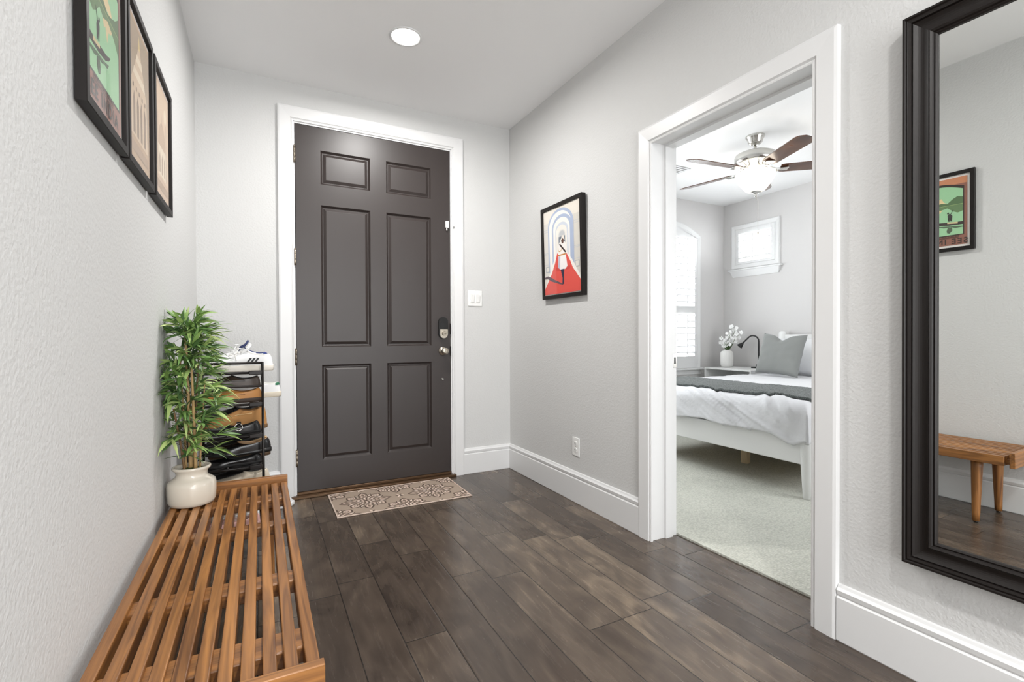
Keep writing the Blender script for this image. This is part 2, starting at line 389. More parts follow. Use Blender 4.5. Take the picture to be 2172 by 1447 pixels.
# door casings and jambs
CAS = [(0, 0), (0, .012), (.006, .014), (.012, .010), (.018, .019), (.080, .022), (.090, .019), (.092, 0)]
b = MB(); b.sweep([(DX0-.012, YD, 0), (DX0-.012, YD, DZ+.014), (DX1+.012, YD, DZ+.014), (DX1+.012, YD, 0)], (0, -1, 0), CAS)
struct(b.build('trim_1', m='trim'))
b = MB(); b.sweep([(XR, OY1-.008, 0), (XR, OY1-.008, OZ-.010), (XR, OY0+.006, OZ-.010), (XR, OY0+.006, 0)], (-1, 0, 0), [(a*.98, q) for a, q in CAS])
struct(b.build('trim_2', m='trim'))
b = MB()   # jamb lining of the bedroom opening with a door stop
for x0, x1, t in ((XR-.001, XR2+.003, 0), (XR+.085, XR+.135, .012)):
    u_ = .02 if t == 0 else .0; b.box((x0, OY1-t, 0), (x1, OY1+u_, OZ+u_)); b.box((x0, OY0-u_, 0), (x1, OY0+t, OZ+u_)); b.box((x0, OY0+t, OZ-t), (x1, OY1-t, OZ+u_))
struct(b.build('trim_3', m='trim', weld=False))
b = MB()
for x0, x1 in ((DX0-.03, DX0-.004), (DX1+.004, DX1+.03)): b.box((x0, YD-.002, 0), (x1, YD+.16, DZ+.03))
b.box((DX0-.004, YD-.002, DZ+.004), (DX1+.004, YD+.16, DZ+.03)); b.box((DX0-.02, YD+.050, 0), (DX0+.02, YD+.155, DZ+.02)).box((DX1-.02, YD+.050, 0), (DX1+.02, YD+.155, DZ+.02)).box((DX0, YD+.050, DZ-.02), (DX1, YD+.155, DZ+.02)).box((DX0, YD+.05, 0), (DX1, YD+.155, .045)); struct(b.build('trim_4', m='trim', weld=False))  # strips behind the slab added to block light leaking round the door
b = MB(); b.box((DX0-.04, YD-.045, 0), (DX1+.03, YD+.14, .018), .004).box((DX0-.004, YD-.008, .018), (DX1+.004, YD+.03, .036), .003)
struct(b.build('trim_5', m='bronze', weld=False))
b = MB(); b.box((1.922, OY1-.003, .885), (1.947, OY1+.004, .960), .001).use('black').box((1.929, OY1-.0036, .905), (1.941, OY1-.0028, .940))
o = b.build('strike_plate'); o.data.materials.clear(); o.data.materials.append(M['chrome']); o.data.materials.append(M['black'])
for p in o.data.polygons: p.material_index = 1 if abs(p.center.y-(OY1-.0036)) < 5e-4 and abs(p.center.z-.9225) < .012 else 0
tag(o, 'small steel strike plate set in the white jamb of the bedroom doorway', 'strike plate')

# ------------------------------------------------------------------ front door
def front_door():
    root = thing('door_1', 'dark brown six-panel front door with raised panels in white casing', 'door', (0, 0, 0)); root['kind'] = 'structure'
    del root['category']; del root['label']
    b = MB()
    xs = [DX0, .366, .688, .799, 1.125, DX1]; zs = [.038, .229, .867, .987, 1.930, 2.068, 2.292, DZ]
    V = [[b.V((x, YD, z)) for z in zs] for x in xs]; panels = []
    for i in range(5):
        for j in range(7):
            f = b.face((V[i][j], V[i+1][j], V[i+1][j+1], V[i][j+1]))
            if i in (1, 3) and j in (1, 3, 5): panels.append(f)
    bmesh.ops.recalc_face_normals(b.bm, faces=b.bm.faces)
    if b.bm.faces[:][0].normal.y > 0: bmesh.ops.reverse_faces(b.bm, faces=b.bm.faces[:])
    for th, dp in ((.003, -.004), (.006, -.008), (.004, -.003), (.004, 0), (.016, .009), (.002, .001)):
        bmesh.ops.inset_individual(b.bm, faces=panels, thickness=th, depth=dp, use_even_offset=True)
    # back and edges
    b.box((DX0, YD+.002, .038), (DX1, YD+.045, DZ)); 
    bx = [(DX0, YD), (DX1, YD)]
    for z0, z1 in ((.038, .038), (DZ, DZ)): b.poly([(DX0, YD, z0), (DX1, YD, z0), (DX1, YD+.003, z0), (DX0, YD+.003, z0)])
    for x in (DX0, DX1): b.poly([(x, YD, .038), (x, YD, DZ), (x, YD+.003, DZ), (x, YD+.003, .038)])
    # remove the box's front face so that panels stay recessed
    fs = [f for f in b.bm.faces if abs(f.calc_center_median().y-(YD+.002)) < 1e-5 and len(f.verts) == 4 and f.calc_area() > 1]
    bmesh.ops.delete(b.bm, geom=fs, context='FACES')
    b.build('door_leaf', root, 'door', recalc=False)
    for z in (2.24, 1.573, .921, .26):
        b = MB()
        b.lathe([(.007, -.052), (.007, -.019), (.0062, -.018), (.0062, -.016), (.007, -.015), (.007, .015), (.0062, .016), (.0062, .018), (.007, .019), (.007, .052)], (DX0-.004, YD-.009, z), 12)
        b.ball((DX0-.004, YD-.009, z+.055), .006, seg=5).box((DX0-.022, YD-.003, z-.05), (DX0-.002, YD-.0005, z+.05)); b.build('hinge', root, 'hinge')
    # keypad lock
    cx = 1.212
    def capsule(x, z, w, h, y0, y1, n=12, flat_bottom=False):
        pts = [(x+w*cos(a), z+h-w+w*sin(a)) for a in [pi*k/n for k in range(n+1)]]
        pts += [(x-w, z-h), (x+w, z-h)] if flat_bottom else [(x+w*cos(a), z-h+w+w*sin(a)) for a in [pi+pi*k/n for k in range(n+1)]]
        return [(p, y0, q) for p, q in pts], (0, y1-y0, 0)
    b = MB(); p, d = capsule(cx, 1.118, .036, .080, YD, YD-.022); b.prism(p, d)
    lk = sub(b.build('keypad_lock', root, 'black')); 
    b = MB(); p, d = capsule(cx, 1.150, .029, .044, YD-.022, YD-.0245, flat_bottom=True); b.prism(p, d); b.build('keypad', lk, 'black')
    b = MB(); p = [(cx-.030, YD-.022, 1.108), (cx+.030, YD-.022, 1.108)]+[(cx+.030*cos(a), YD-.022, 1.070+.030*sin(a)) for a in [-pi*k/12 for k in range(13)]]
    b.prism(p, (0, -.008, 0)); b.build('lock_plate', lk, 'nickel')
    b = MB(); b.lathe([(.017, 0), (.017, -.006), (.013, -.009)], (cx, YD-.030, 1.078), 20, axis='y').box((cx-.014, YD-.052, 1.074), (cx+.014, YD-.036, 1.082), .002, Matrix.Translation((cx, 0, 1.078)) @ Matrix.Rotation(.3, 4, 'Y') @ Matrix.Translation((-cx, 0, -1.078)))
    b.build('thumb_turn', lk, 'nickel')
    b = MB(); b.lathe([(.033, 0), (.033, -.004), (.028, -.009), (.012, -.012), (.011, -.030), (.020, -.036), (.0255, -.044), (.0265, -.056), (.023, -.064), (.012, -.068)], (cx, YD, .945), 28, axis='y')
    b.build('door_knob', root, 'nickel')
    b = MB(); b.lathe([(.0105, 0), (.0105, -.003), (.006, -.005), (.006, -.009)], (cx-.003, YD, .735), 18, axis='y'); b.build('door_viewer', root, 'chrome')
    b = MB(); b.box((DX1-.004, YD-.010, 1.07), (DX1+.002, YD-.001, 1.15)).box((DX1-.004, YD-.010, .91), (DX1+.002, YD-.001, .98)); b.build('latch_plate', root, 'rack')
front_door()
t = thing('alarm_sensor', 'tiny white alarm contact sensor at the latch-side edge of the dark front door', 'sensor', (1.25, YD, 1.87))
b = MB(); b.box((1.235, YD-.018, 1.865), (1.262, YD, 1.915), .003); b.build('sensor_body', t, 'white')
b = MB(); b.box((1.287, YD-.030, 1.875), (1.301, YD-.018, 1.915), .002); b.build('magnet', t, 'white')
b = MB(); b.tube([(1.245, YD-.010, 1.868), (1.245, YD-.010, 1.845)], .005); b.build('sensor_tab', t, 'white')

# light switch and outlet
def plate(name, label, cat, loc, rot, w, h, kids):
    t = thing(name, label, cat, loc, rot, local=True)
    b = MB(); b.box((-w/2, -.006, -h/2), (w/2, 0, h/2), .003); b.build('cover_plate', t, 'white')
    kids(t); return t
def rockers(t):
    for x in (-.023, .023):
        b = MB(); b.box((x-.0175, -.0075, -.034), (x+.0175, -.006, .034), .0008); f = sub(b.build('rocker_frame', t, 'white'))
        b = MB(); m = Matrix.Rotation(.09, 4, 'X'); b.box((x-.0145, -.0135, -.031), (x+.0145, -.0065, .031), .002, m); b.build('rocker', f, 'white')
plate('light_switch', 'white double rocker light switch on the wall right of the front door', 'light switch', (1.474, YD, 1.346), (0, 0, 0), .118, .120, rockers)
def sockets(t):
    for z in (-.021, .021):
        b = MB(); pts = [(.0165*cos(a), -.006, z+max(-.0135, min(.0135, .0165*sin(a)))) for a in [2*pi*k/24 for k in range(24)]]; b.prism(pts, (0, -.003, 0)); f = sub(b.build('socket', t, 'white'))
        b = MB(); b.box((-.0075, -.0094, z-.003), (-.0055, -.0088, z+.006)); b.box((.0055, -.0094, z-.002), (.0075, -.0088, z+.005)); b.ball((0, -.0088, z-.008), .0022, seg=4); b.build('socket_slots', f, 'black')
    b = MB(); b.lathe([(.003, 0), (.003, -.001)], (0, -.006, 0), 10, axis='y'); b.build('screw', t, 'chrome')
plate('wall_outlet', 'white wall outlet low on the wall under the guard poster', 'outlet', (XR, 2.528, .351), (0, 0, -pi/2), .075, .118, sockets)

# ------------------------------------------------------------------ recessed lights
def can_light(loc, power, label, group=None):
    t = thing('recessed_light', label, 'ceiling light', loc, group=group, local=True)
    b = MB(); b.lathe([(.088, 0), (.088, -.004), (.078, -.006), (.074, -.001)], n=40, cap0=False, cap1=False); b.build('trim_ring', t, 'trim')
    b = MB(); b.lathe([(.0745, -.001), (.06, -.0035), (.03, -.005), (.004, -.0055)], n=36); b.build('lens', t, 'lens')
    add_light('lamp', 'AREA', (0, 0, -.012), power, WARM, .15, parent=t, spread=R(175))
    return t
can_light((.722, 2.632, H), CAN_POWER, 'round glowing recessed ceiling light above the front door end of the hall')
for y, x in ((-.35, .72), (-1.7, .72)):  # unseen ceiling lights added as soft fill for the hall
    can_light((x, y, H), HALL_POWER, 'round recessed ceiling light added behind the camera to fill the hall', 'added fill lights behind the camera')

# ------------------------------------------------------------------ picture frames
def rect(w, h): return [(-w/2, 0, -h/2), (-w/2, 0, h/2), (w/2, 0, h/2), (w/2, 0, -h/2)]
PC = {}
def pm(c, rough=.8):
    if c not in PC: PC[c] = mat('print_%02x%02x%02x' % c, c, rough)
    return PC[c]
def picture(name, label, loc, rotz, w, h, depth, fw, art, mount=.012, tilt=0, group=None):
    t = thing(name, label, 'picture', loc, (tilt, 0, rotz), group=group, local=True)
    b = MB(); b.sweep(rect(w-2*fw, h-2*fw), (0, -1, 0), [(0, 0), (0, depth-.001), (.0015, depth), (fw-.0015, depth), (fw, depth-.0015), (fw, 0)], closed=True)
    b.build('frame', t, 'frame')
    g = depth-.009
    b = MB(); b.box((-w/2+fw-.003, -g+.0015, -h/2+fw-.003), (w/2-fw+.003, -.003, h/2-fw+.003)); b.build('mat_board', t, pm((236, 230, 226)))
    b = MB(); art(b, w-2*fw-2*mount, h-2*fw-2*mount, g); b.build('art_print', t, weld=False, recalc=False)
    b = MB(); b.poly([(-w/2+fw, -g-.003, -h/2+fw), (w/2-fw, -g-.003, -h/2+fw), (w/2-fw, -g-.003, h/2-fw), (-w/2+fw, -g-.003, h/2-fw)]); b.build('glass', t, 'glass', recalc=False)
    return t
class Art:
    """layers of flat coloured shapes, coordinates 0..1 across the print"""
    def __init__(s, b, w, h, g): s.b, s.w, s.h, s.y, s.k = b, w, h, g, 0
    def P(s, pts, c):
        s.k += 1; y = -(s.y+.00006*s.k)
        s.b.use(pm(c)); P = [((u-.5)*s.w, y, (v-.5)*s.h) for u, v in pts]
        a = sum(p[0]*q[2]-q[0]*p[2] for p, q in zip(P, P[1:]+P[:1]))
        s.b.poly(P, flip=a < 0)
    def R(s, u0, v0, u1, v1, c): s.P([(u0, v0), (u1, v0), (u1, v1), (u0, v1)], c)
    def E(s, u, v, a, b_, c, n=24, a0=0, a1=2*pi): s.P([(u+a*cos(a0+(a1-a0)*k/n), v+b_*sin(a0+(a1-a0)*k/n)) for k in range(n+(a1-a0 < 6.2))], c)
def art_lake(b, w, h, g):
    A = Art(b, w, h, g)
    A.R(0, 0, 1, 1, (150, 100, 84)); A.R(0, .9, 1, 1, (206, 138, 100))
    A.P([(.05, .14), (.95, .14), (.95, .90)]+[(.95-.9*k/20, .86+.07*sin(pi*k/20)) for k in range(21)]+[(.05, .86)], (54, 42, 36))
    A.P([(.07, .155), (.93, .155), (.93, .83)]+[(.93-.86*k/20, .82+.075*sin(pi*k/20)) for k in range(21)], (160, 208, 162))
    hill = [(.07, .60), (.07, .70), (.16, .72), (.24, .69), (.34, .63), (.45, .65), (.58, .62), (.70, .64), (.82, .67), (.93, .72), (.93, .60)]
    A.P([(.34, .63), (.40, .66), (.44, .72), (.50, .71), (.55, .76), (.60, .70), (.66, .69), (.74, .63)], (232, 208, 158))
    A.P(hill, (88, 118, 78))
    A.P([(.34, .57), (.42, .55), (.47, .50), (.51, .52), (.56, .44), (.61, .52), (.68, .53), (.74, .58)], (226, 204, 156))
    A.P([(x, 1.195-z if z > .6 else .605) for x, z in hill], (104, 134, 90))
    A.R(.07, .598, .93, .602, (168, 190, 120))
    A.P([(.07, .34), (.20, .34), (.34, .35), (.52, .36), (.66, .385), (.60, .35), (.50, .32), (.30, .30), (.07, .295)], (60, 50, 46))
    A.P([(.16, .34), (.26, .345), (.34, .352), (.34, .33), (.16, .315)], (216, 196, 150))
    A.P([(.26, .36), (.25, .44), (.28, .47), (.31, .475), (.335, .45), (.33, .41), (.32, .36), (.30, .36), (.30, .40), (.28, .36)], (48, 44, 42)); A.E(.325, .485, .018, .014, (48, 44, 42), 10)
    A.P([(.27, .47), (.23, .53), (.24, .53), (.285, .47)], (48, 44, 42))
    A.P([(.07, .27), (.25, .285), (.45, .30), (.60, .325), (.55, .29), (.46, .29), (.40, .27), (.28, .275), (.2, .25), (.07, .255)], (88, 110, 84))
    A.P([(.26, .27), (.25, .22), (.30, .18), (.34, .19), (.35, .22), (.33, .27)], (84, 98, 78))
    A.R(.14, .105, .72, .12, (104, 66, 54))
def art_warm(kind):
    def f(b, w, h, g):
        A = Art(b, w, h, g); c0, c1, c2, c3 = (214, 188, 158), (190, 158, 124), (232, 214, 188), (148, 122, 98)
        A.R(0, 0, 1, 1, c1 if kind == 1 else (206, 176, 148)); A.R(.04, .16, .96, .97, (170, 148, 122) if kind == 1 else (222, 194, 164))
        if kind == 1:      # temple front with tiers
            A.P([(.10, .16), (.90, .16), (.86, .56), (.14, .56)], c0)
            for k in range(5):
                q = .36-.065*k; A.P([(.5-q, .54+.06*k), (.5+q, .54+.06*k), (.5+q-.05, .60+.06*k), (.5-q+.05, .60+.06*k)], c2 if k % 2 else c0)
            A.P([(.44, .84), (.56, .84), (.5, .95)], (224, 200, 140))
            for k in range(4): A.P([(.20+.17*k, .18), (.29+.17*k, .18), (.29+.17*k, .42), (.245+.17*k, .48), (.20+.17*k, .42)], c3)
            for k in range(5): A.P([(.18+.14*k, .50), (.23+.14*k, .50), (.23+.14*k, .53), (.18+.14*k, .53)], c3)
        else:              # dome and palm silhouettes
            A.P([(.12, .18), (.88, .18), (.88, .44), (.12, .44)], c2); A.E(.5, .44, .26, .22, (196, 166, 136), a1=pi)
            A.P([(.48, .64), (.52, .64), (.5, .76)], (180, 148, 118)); A.E(.74, .78, .1, .07, (236, 216, 186))
            for x in (.2, .8): A.P([(x-.03, .18), (x+.03, .18), (x+.02, .70), (x, .76), (x-.02, .70)], (202, 174, 146))
            for k in range(3): A.P([(.30+.17*k, .20), (.37+.17*k, .20), (.37+.17*k, .34), (.335+.17*k, .39), (.30+.17*k, .34)], (176, 146, 118))
        A.R(.10, .05, .90, .12, (176, 146, 118))
    return f
PW, PH = .355, .485
pics = [(1.4685, art_lake, 'framed green lake poster with a boat, nearest of the three pictures on the left wall'),
        (1.838, art_warm(1), 'framed tan temple poster, the middle of the three pictures on the left wall'),
        (2.220, art_warm(2), 'framed pale tan dome poster, farthest of the three pictures on the left wall')]
for i, (y, art, lab) in enumerate(pics):
    t = picture('framed_poster', lab, (XL+.004, y, 1.787), pi/2, PW, PH, .020, .022, art, .014, group='framed posters in a row on the left wall')
    if i == 0:
        text_polys('SEE INDIA', .046, pm((58, 40, 34)), (-.02, -.0125, -PH/2+.044), 0, 'lettering', t, 1.25)
        text_polys('THE GREAT LAKES OF THE NORTH', .0105, pm((70, 46, 38)), (-.02, -.0125, -PH/2+.086), 0, 'lettering', t, 1.0)
def art_guard(b, w, h, g):
    A = Art(b, w, h, g); cr, bl, wh, gr = (228, 222, 212), (172, 184, 208), (240, 236, 230), (196, 198, 200)
    A.R(0, 0, 1, 1, cr)
    def arch(x0, x1, zt, z0, c):
        xc, r = (x0+x1)/2, (x1-x0)/2; A.P([(x0, z0), (x1, z0), (x1, zt-r*.55)]+[(xc+r*cos(pi*k/16), zt-r*.55+r*.55*sin(pi*k/16)) for k in range(17)]+[(x0, zt-r*.55)], c)
    A.R(0, .20, .16, .86, (218, 214, 208)); A.R(.84, .20, 1, .86, (212, 208, 200))
    for v in (.78, .755, .50, .485, .36): A.R(0, v, .18, v+.006, gr); A.R(.82, v, 1, v+.006, gr)
    arch(.12, .84, .985, .26, bl); arch(.16, .78, .955, .26, wh); arch(.24, .80, .91, .28, bl); arch(.28, .74, .875, .28, wh)
    arch(.34, .70, .82, .30, (206, 212, 222)); arch(.36, .66, .79, .30, (236, 232, 224)); arch(.42, .62, .735, .40, (224, 222, 216))
    arch(.44, .60, .72, .63, gr); A.R(.43, .52, .61, .655, (120, 128, 140)); A.R(.46, .52, .58, .625, (226, 226, 222))
    for u in (.04, .86): A.R(u, .27, u+.11, .34, (168, 172, 178)); A.R(u+.015, .278, u+.095, .332, (222, 218, 210))
    A.P([(0, .07), (.20, .30), (.30, .41), (.36, .47), (.64, .47), (.78, .37), (1, .16), (1, 0), (0, 0)], wh)
    A.P([(0, 0), (0, .07), (.22, .25), (.32, .37), (.38, .47), (.62, .47), (.74, .35), (.80, .27), (1, .12), (1, 0)], (222, 84, 74))
    A.P([(.36, .26), (.72, .26), (.74, .30), (.34, .30)], (204, 72, 64))
    A.P([(0, .215), (.10, .225), (.22, .195), (.30, .165), (.42, .135), (.50, .11), (.52, .095), (.42, .11), (.30, .135), (.20, .155), (.08, .195), (0, .195)], (96, 80, 88))
    A.P([(.42, .40), (.62, .40), (.66, .52), (.60, .585), (.55, .59), (.45, .59), (.40, .53)], (240, 236, 232))
    A.P([(.40, .30), (.46, .275), (.60, .27), (.66, .30), (.62, .44), (.42, .44)], (242, 238, 236)); A.P([(.40, .30), (.45, .28), (.47, .43), (.43, .43)], (186, 190, 208))
    A.R(.41, .435, .62, .45, (196, 130, 60))
    A.P([(.47, .275), (.57, .275), (.555, .17), (.56, .105), (.51, .095), (.52, .17)], (46, 42, 66))
    A.P([(.52, .57), (.50, .61), (.54, .645), (.58, .61), (.56, .57)], (96, 66, 56)); A.P([(.49, .60), (.52, .66), (.57, .665), (.60, .60), (.54, .63)], (236, 228, 218))
    A.P([(.44, .565), (.47, .575), (.63, .47), (.61, .455)], (52, 34, 30))
    A.E(.46, .51, .05, .03, (206, 166, 96), 16); A.E(.46, .516, .043, .025, (240, 236, 232), 16)
picture('framed_poster', 'black framed poster of a guard on a red carpet, alone beside the bedroom doorway', (XR-.003, 2.650, 1.617), -pi/2, .480, .622, .034, .024, art_guard, .006, tilt=R(1.4))

# ------------------------------------------------------------------ wall mirror
mt = thing('wall_mirror', 'tall dark framed mirror on the right wall reflecting the bench', 'mirror', (XR-.001, .360, .362), (R(.38), 0, -pi/2), local=True)
MW, MH, FW = .79, 1.642, .082
P = [(-MW/2+FW, 0, FW), (-MW/2+FW, 0, MH-FW), (MW/2-FW, 0, MH-FW), (MW/2-FW, 0, FW)]
prof = [(0, .002), (0, .027), (.004, .031), (.008, .029), (.011, .033), (.016, .036), (.019, .031)]
prof += [(.021+.034*k/7, .031-.006*sin(pi*k/7)+.008*k/7) for k in range(8)]
prof += [(.057, .034), (.060, .041), (.066, .043), (.071, .041), (.074, .045), (.079, .045), (.082, .040), (.082, .002)]
b = MB(); b.sweep(P, (0, -1, 0), prof, closed=True); b.build('mirror_frame', mt, 'mirrorframe')
b = MB(); b.box((-MW/2+FW-.01, -.022, FW-.01), (MW/2-FW+.01, -.004, MH-FW+.01)); b.build('mirror_glass', mt, 'mirror')

# ------------------------------------------------------------------ slatted bench
BZ = .40
bt = thing('slatted_bench', 'long slatted acacia wood bench on tapered legs along the left wall', 'bench', (-.105, 1.71, 0))
x0, x1, ya, yb = -.312, .103, 1.034, 2.408
n = 11; sw = .0255; gap = ((x1-x0)-n*sw)/(n-1)
for k in range(n):
    b = MB(); xx = x0+k*(sw+gap); b.box((xx, ya, BZ-.05), (xx+sw, yb, BZ), .0025); b.build('slat', bt, 'bench')
for y0, y1 in ((1.125, 1.205), (1.445, 1.515), (1.905, 1.955), (2.205, 2.285)):
    b = MB(); b.box((x0+.004, y0, BZ-.047), (x1-.004, y1, BZ-.011), .004); b.build('crossbar', bt, 'benchx')
for y0, y1 in ((.990, 1.012), (2.430, 2.452)):
    b = MB(); b.box((x0-.004, y0, BZ-.055), (x1+.004, y1, BZ+.024), .002); b.build('end_board', bt, 'benchx')
    # short tenons carry the board on the slats
b = MB()
for xx in (x0+.03, x1-.055):
    for (u, v) in ((1.010, 1.04), (2.40, 2.432)): b = MB(); b.box((xx, u, BZ-.045), (xx+.02, v, BZ-.02)); b.build('tenon', bt, 'bench')
for x in (-.262, .030):
    for y in (1.168, 2.245):
        b = MB(); dx = .012 if x > 0 else -.012
        rs = []
        for k in range(9):
            t_ = k/8; z = (BZ-.05)*(1-t_)+.010*t_; r = .0265*(1-t_)+.016*t_
            rs.append([(x-dx+dx*2*t_*.6+r*cos(2*pi*i/20), y+r*sin(2*pi*i/20), z) for i in range(20)])
        b.rings(rs); lg = b.build('leg', bt, 'benchleg'); 
        b = MB(); b.lathe([(.009, .0), (.010, .002), (.010, .012)], (x+.2*dx, y, 0), 14); b.build('foot_pad', bt, 'black')

# ------------------------------------------------------------------ potted bamboo
rnd = random.Random(4)
PX, PY = -.243, 2.275
pt = thing('potted_bamboo', 'green leafy bamboo plant in a cream ceramic pot on the far end of the bench', 'potted plant', (PX, PY, BZ))
b = MB(); b.lathe([(.066, .0), (.076, .004), (.081, .016), (.083, .045), (.083, .078), (.080, .090), (.068, .100), (.056, .108), (.053, .118), (.055, .130), (.063, .137), (.066, .142), (.065, .148), (.060, .149), (.055, .145), (.050, .130), (.050, .11)], (PX, PY, BZ), 48, cap1=False)
b.build('pot', pt, 'ceramic')
b = MB(); b.lathe([(.051, .130), (.040, .136), (.02, .139), (.003, .140)], (PX, PY, BZ), 24, cap0=False); b.build('moss', pt, 'moss')
stems = [(-.022, -.012, -.055, -.02, .26, .0050, 'canedark'), (-.004, .008, -.02, .03, .56, .0075, 'cane'), (.014, -.010, .005, -.03, .44, .0065, 'cane'), (.026, .012, .045, .03, .36, .0040, 'cane'), (-.020, .020, -.045, .07, .48, .0045, 'cane'), (.004, .026, .02, .10, .50, .0045, 'canedark')]
heads = []
for sx, sy, ex, ey, hh, r, mm in stems:
    pts, rad = [], []
    for k in range(15):
        t_ = k/14; pts.append((PX+sx+(ex-sx)*t_**1.3, PY+sy+(ey-sy)*t_**1.3, BZ+.12+hh*t_)); rad.append(r*(1.22 if k % 4 == 0 else 1)*(1-.45*t_))
    b = MB(); b.tube(pts, rad, 10); b.build('stem', pt, mm); heads.append((pts, hh))
lv = MB().use('leaf')
def leaf(p, d, L, w, droop):
    d = d.normalized(); side = d.cross(Vector((0, 0, 1)))
    side = side.normalized() if side.length > .05 else Vector((1, 0, 0))
    side = (side*cos(rnd.uniform(-.8, .8))+d.cross(side)*sin(rnd.uniform(-.9, .9))).normalized()
    up = side.cross(d); rows = []
    for k in range(6):
        t_ = k/5; q = p+d*L*t_+Vector((0, 0, -droop*L*t_*t_)); ww = w*sin(pi*min(1, .08+.92*t_**.75))+.0003
        rows.append((q-side*ww, q+up*ww*.25, q+side*ww))
    for q in rows:
        for c in q:
            c.x = max(c.x, XL+.006)
    vs = [[lv.V(c) for c in q] for q in rows]
    for a, c in zip(vs, vs[1:]):
        lv.face((a[0], a[1], c[1], c[0]), True); lv.face((a[1], a[2], c[2], c[1]), True)
twigs = MB()
for i in range(165):
    z = BZ+.22+.50*rnd.random()**.85
    if i < 16: z = BZ+.66+rnd.random()*.08
    if 16 <= i < 22: z = BZ+.19+rnd.random()*.1
    a = rnd.uniform(0, 2*pi); hz = (z-BZ-.12)
    rr = rnd.uniform(.02, .095)*(1.1-.5*max(0, (hz-.45))/.2); c = Vector((PX-.012+.01*hz+rr*cos(a)*.8, PY+.03+rr*sin(a)*1.1, z))
    base = Vector((PX-.01, PY+.02, z-.05)); c.x = max(c.x, XL+.012)
    twigs.tube([base, (base+c)/2+Vector((0, 0, .012)), c], .0011, 5)
    out = Vector((cos(a)*.9+.15, sin(a), .0)).normalized()
    for k in range(rnd.randint(5, 8)):
        d = out+Vector((rnd.uniform(-.9, .9), rnd.uniform(-.9, .9), rnd.uniform(-.15, 1.0)+(0.7 if i < 16 else 0)))
        leaf(c.copy(), d, rnd.uniform(.055, .108), rnd.uniform(.0046, .0076), rnd.uniform(.1, .6))
# sprays that reach out past the pot towards the rack
for bx_, by_, bz_, ex_, ez_ in ((.02, 0, .36, .10, .40), (.02, .01, .33, .085, .36), (.02, -.02, .24, .11, .27), (.03, -.02, .16, .085, .215), (.02, 0, .47, .075, .52), (-.01, 0, .55, .05, .62), (.0, 0, .50, .06, .575)):
    p0 = Vector((PX+bx_, PY+by_, BZ+bz_)); p1 = Vector((PX+ex_, PY-.03, BZ+ez_)); twigs.tube([p0, (p0+p1)/2+Vector((0, 0, .015)), p1], .0012, 5)
    for k in range(7):
        d = Vector((rnd.uniform(.3, 1), rnd.uniform(-.6, .3), rnd.uniform(-.35, .7))); leaf(p1.copy()-Vector((.01*k*.4, 0, 0)), d, rnd.uniform(.06, .085), .0065, .25)
lv.build('foliage', pt, weld=False, recalc=False); twigs.build('twigs', pt, 'leafd', weld=False)

# ------------------------------------------------------------------ shoe rack
RX0, RX1, RY0, RY1 = -.290, .010, 2.62, 3.26
TZ = [.884, .733, .582, .432, .281, .130]
rk = thing('shoe_rack', 'black metal six-tier shoe rack in the corner behind the bench', 'shoe rack', (-.14, 2.94, 0))
for y, s in ((RY0, 'near'), (RY1, 'far')):
    b = MB()
    for x in (RX0, RX1): b.tube([(x, y, 0), (x, y, .935)], .0065, 10)
    b.tube([(RX0, y, .931), (RX1, y, .931)], .0055, 10); fr = b.build('side_frame', rk, 'rack', weld=False)
for z in TZ:
    b = MB()
    for x in (RX0+.012, (RX0+RX1)/2, RX1-.012): b.tube([(x, RY0, z), (x, RY1, z)], .005, 8)
    for y in (RY0, RY1):
        b.tube([(RX0, y, z), (RX1, y, z)], .006, 8)
        for x in (RX0+.02, RX1-.03): b.box((x-.028, y-.009, z-.010), (x+.028, y+.009, z+.010), .003)
    b.build('tier_shelf', rk, 'rack', weld=False)

